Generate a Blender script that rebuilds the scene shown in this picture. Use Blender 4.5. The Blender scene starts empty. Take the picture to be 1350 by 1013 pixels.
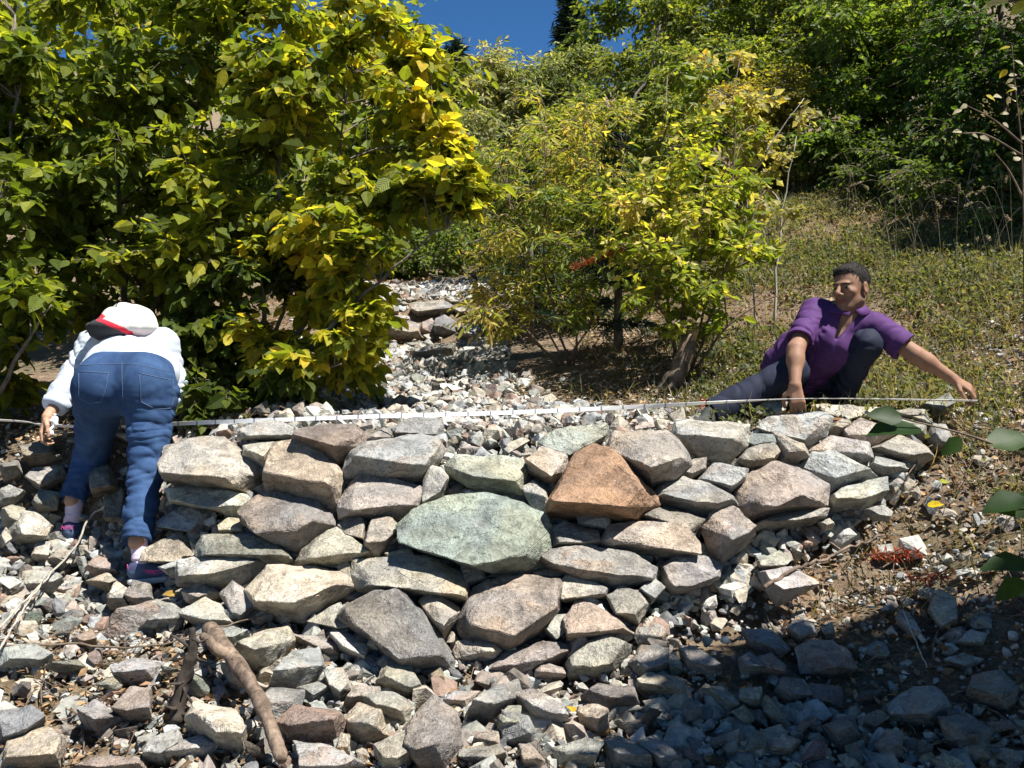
import bpy, bmesh, math, random
import numpy as np
from mathutils import Vector, Matrix, noise as mnoise
random.seed(7)
RNG = np.random.default_rng(11)
SC = bpy.context.scene
COL = SC.collection

# ------------------------------------------------------------------ camera, sky, sun
CZ = 1.6
FPX = 1170.0
cam_d = bpy.data.cameras.new('camera')
cam = bpy.data.objects.new('camera', cam_d)
COL.objects.link(cam)
cam.location = (0, 0, CZ)
cam.rotation_euler = (math.radians(90), 0, 0)
cam_d.sensor_width = 36.0
cam_d.lens = FPX / 1350 * 36.0
cam_d.clip_end = 600
SC.camera = cam
SUN = Vector((0.38, -0.24, 0.87)).normalized()
elev = math.asin(SUN.z)
azim = math.atan2(SUN.x, SUN.y)
W = bpy.data.worlds.new('World')
SC.world = W
W.use_nodes = True
nt = W.node_tree
bgn = nt.nodes['Background']
sky = nt.nodes.new('ShaderNodeTexSky')
sky.sky_type = 'NISHITA'
sky.sun_disc = False
sky.sun_elevation = elev
sky.sun_rotation = azim
sky.altitude = 2500
sky.air_density = 1.0
sky.dust_density = 0.0
sky.ozone_density = 5.0
hs = nt.nodes.new('ShaderNodeHueSaturation')
hs.inputs['Saturation'].default_value = 1.2
nt.links.new(sky.outputs[0], hs.inputs['Color'])
nt.links.new(hs.outputs[0], bgn.inputs[0])
bgn.inputs[1].default_value = 0.058
sl = bpy.data.lights.new('sun', 'SUN')
sl.energy = 5.0
sl.angle = math.radians(0.5)
sl.color = (1.0, 0.96, 0.90)
so = bpy.data.objects.new('sun', sl)
COL.objects.link(so)
so.rotation_euler = SUN.to_track_quat('Z', 'Y').to_euler()
SC.view_settings.view_transform = 'Standard'
SC.view_settings.look = 'None'
SC.view_settings.exposure = 1.2
SC.view_settings.gamma = 1.0
SC.render.engine = 'CYCLES'
SC.cycles.max_bounces = 6
SC.cycles.diffuse_bounces = 3
SC.cycles.glossy_bounces = 2
SC.cycles.transmission_bounces = 4
SC.cycles.use_denoising = True

# ------------------------------------------------------------------ helpers
def P(px, py, Y):
    return Vector(((px - 675) / FPX * Y, Y, CZ + (506.5 - py) / FPX * Y))

def tag(o, label=None, cat=None, group=None, kind=None):
    if label: o['label'] = label
    if cat: o['category'] = cat
    if group: o['group'] = group
    if kind: o['kind'] = kind
    return o

def empty(name, loc=(0, 0, 0)):
    o = bpy.data.objects.new(name, None)
    COL.objects.link(o)
    o.location = loc
    o.empty_display_size = 0.1
    return o

def link(name, me, mats=(), parent=None, world=True):
    """link mesh as object; vertex coordinates are world ones, kept when parented to an Empty that only has a location"""
    o = bpy.data.objects.new(name, me)
    COL.objects.link(o)
    for m in (mats if isinstance(mats, (list, tuple)) else [mats]):
        me.materials.append(m)
    if parent is not None:
        o.parent = parent
        if world:
            o.location = -Vector(parent.location)
    return o

def np_mesh(name, V, faces, smooth=False, col=None, uv=None):
    """faces: list of (n,k) int arrays"""
    V = np.asarray(V, dtype=np.float32)
    me = bpy.data.meshes.new(name)
    me.vertices.add(len(V))
    me.vertices.foreach_set('co', V.ravel())
    faces = [np.asarray(f, dtype=np.int32) for f in faces if len(f)]
    loops = np.concatenate([f.ravel() for f in faces])
    tot = np.concatenate([np.full(len(f), f.shape[1], dtype=np.int32) for f in faces])
    start = np.concatenate([[0], np.cumsum(tot)[:-1]]).astype(np.int32)
    me.loops.add(len(loops))
    me.loops.foreach_set('vertex_index', loops)
    me.polygons.add(len(tot))
    me.polygons.foreach_set('loop_start', start)
    me.polygons.foreach_set('loop_total', tot)
    me.polygons.foreach_set('use_smooth', np.full(len(tot), smooth))
    me.update(calc_edges=True)
    if col is not None:
        a = me.color_attributes.new('Col', 'FLOAT_COLOR', 'POINT')
        c = np.ones((len(V), 4), dtype=np.float32)
        c[:, :3] = col
        a.data.foreach_set('color', c.ravel())
    if uv is not None:
        a = me.attributes.new('leafuv', 'FLOAT_VECTOR', 'POINT')
        u = np.zeros((len(V), 3), dtype=np.float32)
        u[:, :2] = uv
        a.data.foreach_set('vector', u.ravel())
    return me

class Bag:
    """collects tubes / raw geometry into one mesh"""
    def __init__(s):
        s.v = []; s.q = []; s.t = []; s.n = 0; s.c = []
    def add(s, V, Q=(), T=(), col=None):
        V = np.asarray(V, dtype=float)
        if len(Q): s.q.append(np.asarray(Q) + s.n)
        if len(T): s.t.append(np.asarray(T) + s.n)
        s.v.append(V); s.n += len(V)
        s.c.append(np.tile(np.array(col if col is not None else (1, 1, 1), dtype=float), (len(V), 1)))
    def tube(s, pts, radii, n=6, rough=0.0, flat=1.0, col=None, cap=True):
        pts = np.asarray([tuple(p) for p in pts], dtype=float)
        radii = np.broadcast_to(np.asarray(radii, dtype=float), (len(pts),))
        tan = np.gradient(pts, axis=0)
        tan /= np.linalg.norm(tan, axis=1)[:, None] + 1e-9
        ref = np.array([0.13, 0.2, 0.97]) if abs(tan[0][2]) < 0.9 else np.array([0.97, 0.2, 0.1])
        a = np.cross(tan, ref); a /= np.linalg.norm(a, axis=1)[:, None] + 1e-9
        b = np.cross(tan, a)
        ang = np.linspace(0, 2 * np.pi, n, endpoint=False)
        R = radii[:, None] * (1 + rough * RNG.uniform(-1, 1, (len(pts), n)))
        V = pts[:, None] + (np.cos(ang)[None, :, None] * a[:, None] + flat * np.sin(ang)[None, :, None] * b[:, None]) * R[..., None]
        V = V.reshape(-1, 3)
        i = np.arange(len(pts) - 1)[:, None] * n
        j = np.arange(n)[None, :]; j2 = (j + 1) % n
        Q = np.stack([i + j, i + j2, i + n + j2, i + n + j], -1).reshape(-1, 4)
        T = []
        if cap and n > 3:
            V = np.vstack([V, pts[0], pts[-1]])
            c0 = len(pts) * n
            T = [(c0, (k + 1) % n, k) for k in range(n)] + [(c0 + 1, (len(pts) - 1) * n + k, (len(pts) - 1) * n + (k + 1) % n) for k in range(n)]
        s.add(V, Q, T, col)
    def mesh(s, name, smooth=True, color=False):
        return np_mesh(name, np.vstack(s.v), [np.vstack(s.q) if s.q else [], np.vstack(s.t) if s.t else []], smooth, np.vstack(s.c) if color else None)

def vnoise(p, seed=0):
    """value noise in -1..1, p (N,3)"""
    p = np.asarray(p, dtype=np.float64) + seed * 17.137
    i = np.floor(p).astype(np.int64); f = p - i
    f = f * f * (3 - 2 * f)
    def h(a, b, c):
        n = (a * 73856093) ^ (b * 19349663) ^ (c * 83492791)
        n = (n ^ (n >> 13)) * 1274126177
        n = n & 0x7fffffff
        return ((n ^ (n >> 16)) & 0xffff) / 32767.5 - 1
    x, y, z = i[:, 0], i[:, 1], i[:, 2]
    fx, fy, fz = f[:, 0], f[:, 1], f[:, 2]
    c = 0
    for dx in (0, 1):
        for dy in (0, 1):
            for dz in (0, 1):
                c = c + h(x + dx, y + dy, z + dz) * (fx if dx else 1 - fx) * (fy if dy else 1 - fy) * (fz if dz else 1 - fz)
    return c

def fbm(p, octaves=3, seed=0):
    s = 0; a = 1; t = 0
    for k in range(octaves):
        s = s + a * vnoise(p * 2 ** k, seed + k); t += a; a *= 0.5
    return s / t

# ------------------------------------------------------------------ the lie of the land: a smooth surface through surveyed points
CTRL = [(0,1013,2.7),(337,1013,2.6),(675,1013,2.6),(1000,1013,2.6),(1350,1013,2.5),
 (0,900,3.0),(330,890,3.05),(675,890,3.15),(900,890,3.1),(1100,890,3.1),(1350,880,2.9),
 (450,850,3.3),(700,855,3.3),(900,800,3.42),(1000,740,3.6),(1100,690,3.75),(1180,625,4.0),(1350,700,3.5),(1250,690,3.7),
 (190,772,3.82),(90,711,4.15),(0,790,3.45),(0,680,4.0),(20,620,4.3),
 (300,740,3.65),(500,710,3.62),(650,700,3.62),(800,700,3.65),(950,680,3.75),(1060,620,4.0),
 (0,590,4.5),(130,595,4.35),(300,572,4.08),(450,572,4.0),(600,590,4.0),(750,582,4.0),(870,566,4.1),(1000,548,4.25),(1130,540,4.4),(1230,540,4.4),
 (450,548,4.6),(600,557,4.45),(700,562,4.45),(550,522,5.3),(700,525,5.3),(600,492,6.3),(500,470,7.2),(600,462,7.8),(560,455,8.2),
 (560,397,8.8),(480,400,8.8),(640,400,8.8),(560,378,10.0),(450,380,10),(650,370,10),(560,345,14),
 (0,540,5.2),(-300,500,5.5),(300,540,5.2),(100,535,5.4),(0,480,7.5),(200,470,7.5),(0,380,11),(300,400,10),(-400,430,7),
 (830,530,4.9),(780,490,5.8),(900,500,5.4),(820,440,7.2),(740,450,7.2),(760,380,9.5),
 (935,556,4.42),(1105,542,4.65),(1040,540,4.7),(1000,470,5.7),(1200,470,5.5),(1350,480,4.9),(1300,540,4.5),(1350,570,4.1),(1280,600,4.15),
 (1000,380,7.2),(980,300,9.3),(1100,330,7.9),(1200,330,7.5),(1200,260,9.5),(1350,330,7.1),(1350,240,9.5),(1050,240,11),(1550,350,5.5),(1550,500,4),
 (900,220,16),(1200,110,16),(300,300,16),(0,250,16),(1700,250,8),(-600,350,10)]
pts = [P(*c)[:] for c in CTRL]
pts += [(0,0,0),(-3,0,.2),(3,0,.6),(0,-5,-.9),(-5,-4,-.4),(6,-3,.8),(-3.5,2.5,.7),(3,2.2,1.0),(0,1.4,.25),(-8,4,2.0),(9,5,4.2),
        (0,30,9),(-15,30,10),(18,30,15),(0,60,19),(-40,60,24),(45,60,32),(0,90,26),(-30,8,6),(30,8,14),(-30,-5,2),(30,-5,7),(60,90,45),(-60,90,36)]
CP = np.array(pts)
def _tps(a, b):
    r2 = ((a[:, None, :2] - b[None, :, :2]) ** 2).sum(-1)
    return np.sqrt(r2 + 0.02)
n_ = len(CP)
A_ = np.zeros((n_ + 3, n_ + 3))
A_[:n_, :n_] = _tps(CP, CP) - 0.012 * np.eye(n_)
A_[:n_, n_] = 1; A_[:n_, n_ + 1:] = CP[:, :2]
A_[n_:, :n_] = A_[:n_, n_:].T
W_ = np.linalg.solve(A_, np.concatenate([CP[:, 2], [0, 0, 0]]))
def S(x, y):
    x = np.atleast_1d(np.asarray(x, dtype=float)); y = np.atleast_1d(np.asarray(y, dtype=float))
    sh = x.shape; q = np.stack([x.ravel(), y.ravel()], 1)
    out = np.empty(len(q))
    for k in range(0, len(q), 20000):
        qq = q[k:k + 20000]
        out[k:k + 20000] = _tps(qq, CP) @ W_[:n_] + W_[n_] + qq @ W_[n_ + 1:]
    return out.reshape(sh)
def Sn(x, y, e=0.06):
    gx = (S(x + e, y) - S(x - e, y)) / (2 * e); gy = (S(x, y + e) - S(x, y - e)) / (2 * e)
    n = np.stack([-gx, -gy, np.ones_like(gx)], -1)
    return n / np.linalg.norm(n, axis=-1)[..., None]
def hit(px, py, y0=1.6, y1=40):
    """first distance at which the line of sight meets the surface"""
    t = np.concatenate([np.arange(y0, 12, 0.02), np.arange(12, y1, 0.2)])
    z = CZ + (506.5 - py) / FPX * t
    g = S((px - 675) / FPX * t, t)
    w = np.nonzero(g > z)[0]
    return t[w[0]] if len(w) else None

def wallmask(x, y):
    b = 3.25 + 0.13 * np.abs(x) ** 1.4
    top = 4.12 + 0.12 * np.abs(x)
    m = np.clip((y - b + .05) / 0.2, 0, 1) * np.clip((top + .1 - y) / 0.25, 0, 1)
    return m * np.clip((2.0 - x) / .4, 0, 1) * np.clip((x + 2.7) / .3, 0, 1)
def G(x, y):
    """ground under the stones"""
    x = np.atleast_1d(np.asarray(x, dtype=float)); y = np.atleast_1d(np.asarray(y, dtype=float))
    p = np.stack([x.ravel(), y.ravel(), 0 * x.ravel()], 1)
    nz = fbm(p * 2.2, 4, 3).reshape(x.shape) * 0.05 + fbm(p * 0.6, 2, 9).reshape(x.shape) * 0.10 * np.clip((y - 5) / 3, 0, 1)
    return S(x, y) - 0.05 - 0.16 * wallmask(x, y) + nz

# ------------------------------------------------------------------ materials
class NT:
    def __init__(s, name):
        s.m = bpy.data.materials.new(name); s.m.use_nodes = True
        s.t = s.m.node_tree; s.t.nodes.clear()
        s.out = s.n('OutputMaterial')
    def n(s, typ, **kw):
        nd = s.t.nodes.new('ShaderNode' + typ)
        for k, v in kw.items():
            if k in nd.inputs: nd.inputs[k].default_value = v
            else: setattr(nd, k, v)
        return nd
    def l(s, a, b):
        s.t.links.new(a, b)
    def noise(s, vec, scale, detail=4, rough=0.55, dist=0.0, w=None):
        nd = s.n('TexNoise'); nd.inputs['Scale'].default_value = scale; nd.inputs['Detail'].default_value = detail
        nd.inputs['Roughness'].default_value = rough; nd.inputs['Distortion'].default_value = dist
        if w is not None:
            nd.noise_dimensions = '4D'; s.l(w, nd.inputs['W'])
        if vec is not None: s.l(vec, nd.inputs['Vector'])
        return nd.outputs['Fac']
    def ramp(s, fac, stops):
        nd = s.n('ValToRGB'); e = nd.color_ramp.elements
        while len(e) < len(stops): e.new(0.5)
        for q, (p, c) in zip(e, stops):
            q.position = p; q.color = (*c, 1) if len(c) == 3 else c
        s.l(fac, nd.inputs[0]); return nd.outputs[0]
    def math(s, op, a, b=None, c=None, clamp=False):
        nd = s.n('Math', operation=op); nd.use_clamp = clamp
        for k, v in enumerate((a, b, c)):
            if v is None: continue
            if isinstance(v, (int, float)): nd.inputs[k].default_value = v
            else: s.l(v, nd.inputs[k])
        return nd.outputs[0]
    def mix(s, fac, a, b, blend='MIX'):
        nd = s.n('MixRGB', blend_type=blend)
        for k, v in enumerate((fac, a, b)):
            if isinstance(v, (int, float)): nd.inputs[k].default_value = v
            elif isinstance(v, tuple): nd.inputs[k].default_value = (*v, 1)
            else: s.l(v, nd.inputs[k])
        return nd.outputs[0]
    def bump(s, h, strength=0.5, dist=0.01, prev=None):
        nd = s.n('Bump'); nd.inputs['Strength'].default_value = strength; nd.inputs['Distance'].default_value = dist
        s.l(h, nd.inputs['Height'])
        if prev is not None: s.l(prev, nd.inputs['Normal'])
        return nd.outputs[0]
    def bsdf(s, col, rough=0.8, normal=None, spec=0.3):
        b = s.n('BsdfPrincipled'); b.inputs['Roughness'].default_value = rough
        b.inputs['Specular IOR Level'].default_value = spec
        if isinstance(col, tuple): b.inputs['Base Color'].default_value = (*col, 1)
        else: s.l(col, b.inputs['Base Color'])
        if normal is not None: s.l(normal, b.inputs['Normal'])
        s.l(b.outputs[0], s.out.inputs[0]); return b

def rock_material(name, attr=False):
    m = NT(name)
    tc = m.n('TexCoord'); oi = m.n('ObjectInfo')
    if attr:
        ca = m.n('Attribute', attribute_name='Col'); base = ca.outputs['Color']
        geo = m.n('NewGeometry'); vec = geo.outputs['Position']
    else:
        base = oi.outputs['Color']
        ad0 = m.n('VectorMath', operation='ADD'); m.l(tc.outputs['Object'], ad0.inputs[0])
        m.l(m.math('MULTIPLY', oi.outputs['Random'], 53.0), ad0.inputs[1]); vec = ad0.outputs[0]
    if attr:
        n2 = m.noise(vec, 30, 3, 0.65)
        c = m.mix(1.0, base, m.ramp(n2, [(0.3, (.6, .6, .6)), (0.5, (1, 1, 1)), (0.72, (1.4, 1.38, 1.34))]), 'MULTIPLY')
        m.bsdf(c, 0.85, m.bump(n2, 0.7, 0.015), 0.2)
        return m.m
    n1 = m.noise(vec, 5, 3, 0.62, 0.5)
    n2 = m.noise(vec, 20, 4, 0.68)
    n3 = m.noise(vec, 90, 2, 0.7)
    c = m.mix(1.0, base, m.ramp(n1, [(0.28, (.55, .54, .54)), (0.5, (.98, .97, .95)), (0.72, (1.35, 1.33, 1.28))]), 'MULTIPLY')
    c = m.mix(1.0, c, m.ramp(n2, [(0.3, (.64, .63, .61)), (0.5, (1, 1, 1)), (0.75, (1.3, 1.3, 1.28))]), 'MULTIPLY')
    c = m.mix(0.5, c, m.ramp(n3, [(0.3, (.6, .6, .6)), (0.52, (1, 1, 1)), (0.72, (1.4, 1.4, 1.4))]), 'MULTIPLY')
    n0 = m.noise(vec, 2.2, 2, 0.5, 1.0)
    c = m.mix(m.ramp(n0, [(0.45, (0, 0, 0)), (0.62, (.55, .55, .55))]), c, m.mix(1.0, c, (1.18, 1.02, .80), 'MULTIPLY'))
    c = m.mix(m.ramp(n0, [(0.34, (.5, .5, .5)), (0.44, (0, 0, 0))]), c, (.20, .20, .19))
    rust = m.ramp(n1, [(0.56, (0, 0, 0)), (0.68, (.45, .45, .45)), (0.8, (.2, .2, .2))])
    rg = m.math('GREATER_THAN', m.math('FRACT', m.math('MULTIPLY', oi.outputs['Random'], 7.3)), 0.45)
    c = m.mix(m.math('MULTIPLY', rust, rg), c, (0.24, 0.14, 0.075))
    sp = m.n('TexVoronoi'); sp.inputs['Scale'].default_value = 34; m.l(vec, sp.inputs['Vector'])
    spots = m.ramp(sp.outputs['Distance'], [(0.10, (1, 1, 1)), (0.18, (0, 0, 0))])
    gate = m.ramp(n1, [(0.3, (1, 1, 1)), (0.45, (0, 0, 0))])
    c = m.mix(m.math('MULTIPLY', m.math('MULTIPLY', spots, gate), 0.6), c, (0.5, 0.5, 0.46))
    cr = m.n('TexVoronoi', feature='DISTANCE_TO_EDGE'); cr.inputs['Scale'].default_value = 6
    mp = m.n('Mapping'); mp.inputs['Scale'].default_value = (0.7, 0.6, 2.6); mp.inputs['Rotation'].default_value = (0.3, 0.5, 0.2)
    m.l(vec, mp.inputs[0])
    ad = m.n('VectorMath', operation='ADD'); m.l(mp.outputs[0], ad.inputs[0]); m.l(m.math('MULTIPLY', n2, 0.5), ad.inputs[1]); m.l(ad.outputs[0], cr.inputs['Vector'])
    crack = m.ramp(cr.outputs['Distance'], [(0.0, (0, 0, 0)), (0.03, (1, 1, 1))])
    c = m.mix(m.math('MULTIPLY', m.math('SUBTRACT', 1.0, crack), m.ramp(n1, [(0.45, (0, 0, 0)), (0.6, (.7, .7, .7))])), c, (0.07, 0.06, 0.05))
    hgt = m.math('MULTIPLY_ADD', n1, 1.5, m.math('MULTIPLY_ADD', n2, 0.85, m.math('MULTIPLY_ADD', crack, 0.12, m.math('MULTIPLY', n3, 0.22))))
    m.bsdf(c, 0.82, m.bump(hgt, 0.8, 0.035), 0.25)
    return m.m

def leaf_material(name, trans=0.42, veins=False, rough=0.5, gain=1.0):
    m = NT(name)
    ca = m.n('Attribute', attribute_name='Col'); col = ca.outputs['Color']
    geo = m.n('NewGeometry')
    nz = m.noise(geo.outputs['Position'], 60, 3, 0.6)
    col = m.mix(0.6, col, m.ramp(nz, [(0.35, (.72, .66, .6)), (0.6, (1.12, 1.12, 1.1))]), 'MULTIPLY')
    nrm = None
    if veins:
        uv = m.n('Attribute', attribute_name='leafuv'); sp = m.n('SeparateXYZ'); m.l(uv.outputs['Vector'], sp.inputs[0])
        av = m.math('ABSOLUTE', sp.outputs[1])
        ph = m.math('MULTIPLY', m.math('SUBTRACT', sp.outputs[0], m.math('MULTIPLY', av, 0.9)), 52.0)
        v = m.math('SINE', ph)
        rib = m.ramp(av, [(0.0, (1, 1, 1)), (0.03, (0, 0, 0))])
        vein = m.math('MAXIMUM', m.ramp(v, [(0.75, (0, 0, 0)), (1.0, (.7, .7, .7))]), rib)
        col = m.mix(m.math('MULTIPLY', vein, 0.2), col, m.mix(1.0, col, (1.7, 1.7, 1.3), 'MULTIPLY'))
        nrm = m.bump(v, 0.35, 0.003)
    if gain != 1.0: col = m.mix(1.0, col, (gain, gain, gain), 'MULTIPLY')
    d = m.n('BsdfPrincipled'); m.l(col, d.inputs['Base Color']); d.inputs['Roughness'].default_value = rough
    d.inputs['Specular IOR Level'].default_value = 0.28
    t = m.n('BsdfTranslucent'); m.l(m.mix(1.0, col, (1.35, 1.3, 0.5), 'MULTIPLY'), t.inputs[0])
    if nrm is not None: m.l(nrm, d.inputs['Normal'])
    mx = m.n('MixShader'); mx.inputs[0].default_value = trans
    m.l(d.outputs[0], mx.inputs[1]); m.l(t.outputs[0], mx.inputs[2]); m.l(mx.outputs[0], m.out.inputs[0])
    return m.m

def bark_material(name, c1, c2, scale=30):
    m = NT(name); tc = m.n('TexCoord')
    mp = m.n('Mapping'); mp.inputs['Scale'].default_value = (1, 1, 0.35); m.l(tc.outputs['Object'], mp.inputs[0])
    n1 = m.noise(mp.outputs[0], scale, 5, 0.65)
    n2 = m.noise(tc.outputs['Object'], scale * .2, 3, 0.6)
    c = m.mix(1.0, m.ramp(n1, [(0.3, c1), (0.7, c2)]), m.ramp(n2, [(0.3, (.7, .7, .7)), (0.7, (1.25, 1.25, 1.2))]), 'MULTIPLY')
    m.bsdf(c, 0.85, m.bump(n1, 0.8, 0.01), 0.2)
    return m.m

M_rock = rock_material('rock'); M_rockA = rock_material('loose_rock', True)
M_leafbig = leaf_material('broad_leaf', 0.62, True, gain=1.15)
M_leaf = leaf_material('small_leaf', 0.55)
M_needle = leaf_material('needle', 0.12, False, 0.6)
M_litter = leaf_material('dry_leaf', 0.2, False, 0.7)
M_bark = bark_material('bark', (0.06, 0.05, 0.042), (0.24, 0.20, 0.165))
M_twig = bark_material('twig', (0.07, 0.05, 0.035), (0.20, 0.15, 0.11))
M_palebark = bark_material('pale_bark', (0.22, 0.20, 0.17), (0.45, 0.42, 0.36))
M_log = bark_material('dead_wood', (0.04, 0.028, 0.02), (0.27, 0.20, 0.15), 34)

def ground_material():
    m = NT('soil'); geo = m.n('NewGeometry'); p = geo.outputs['Position']
    n1 = m.noise(p, 1.3, 5, 0.6, 0.3); n2 = m.noise(p, 9, 6, 0.7, 0.3); n3 = m.noise(p, 60, 5, 0.75)
    c = m.ramp(n2, [(0.3, (.10, .07, .047)), (0.5, (.20, .145, .10)), (0.72, (.33, .26, .19))])
    c = m.mix(m.ramp(n1, [(0.42, (0, 0, 0)), (0.62, (.55, .55, .55))]), c, m.ramp(n3, [(0.3, (.06, .06, .03)), (0.7, (.17, .16, .09))]))
    c = m.mix(1.0, c, m.ramp(n3, [(0.3, (.5, .5, .5)), (0.5, (1, 1, 1)), (0.75, (1.7, 1.65, 1.6))]), 'MULTIPLY')
    nb = m.bump(n2, 0.8, 0.05); nb = m.bump(n3, 0.9, 0.02, nb)
    m.bsdf(c, 0.95, nb, 0.1)
    return m.m
M_soil = ground_material()

def axis_steps(a, b, step0, core, growth):
    """grid lines dense within core=(c0,c1), coarser away from it"""
    c0, c1 = core
    mid = list(np.arange(c0, c1 + 1e-6, step0))
    v = c0; s = step0; lo = []
    while v > a: s *= growth; v -= s; lo.append(v)
    v = c1; s = step0; hi = []
    while v < b: s *= growth; v += s; hi.append(v)
    return np.array(lo[::-1] + mid + hi)
gx = axis_steps(-70, 75, 0.045, (-2.6, 3.2), 1.09)
gy = axis_steps(-12, 110, 0.045, (2.0, 6.5), 1.035)
GX, GY = np.meshgrid(gx, gy)
GZ = G(GX, GY)
GV = np.stack([GX.ravel(), GY.ravel(), GZ.ravel()], 1)
nxg, nyg = len(gx), len(gy)
ii = (np.arange(nyg - 1)[:, None] * nxg + np.arange(nxg - 1)[None, :]).ravel()
ground = link('hillside_ground', np_mesh('ground', GV, [np.stack([ii, ii + 1, ii + nxg + 1, ii + nxg], 1)], True), M_soil)
tag(ground, kind='structure', label='brown earth slope of the gully rising to the wooded hillside')
# ------------------------------------------------------------------ stones
RC = {'w': (.42, .405, .365), 'g': (.27, .27, .24), 'b': (.33, .295, .235), 'p': (.31, .26, .22), 'o': (.30, .195, .125), 'd': (.15, .15, .152),
      't': (.165, .20, .19), 'r': (.20, .14, .11), 'k': (.14, .122, .105), 'l': (.30, .31, .305), 'm': (.235, .205, .185), 'G': (.19, .20, .18)}
CN = {'w': 'whitish', 'g': 'grey-green', 'b': 'buff', 'p': 'pinkish buff', 'o': 'rust-orange', 'd': 'slate-grey', 't': 'blue-green',
      'r': 'reddish brown', 'k': 'dark brown', 'l': 'light grey', 'm': 'mauve-brown', 'G': 'dull green-grey'}
ZM = {'A': (200, 530, 2.814), 'B': (500, 530, 2.814), 'C': (820, 500, 2.532), 'D': (0, 760, 1.985), 'E': (670, 760, 1.985),
      'F': (380, 340, 3.897), 'W': (0, 380, 2.413)}
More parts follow.
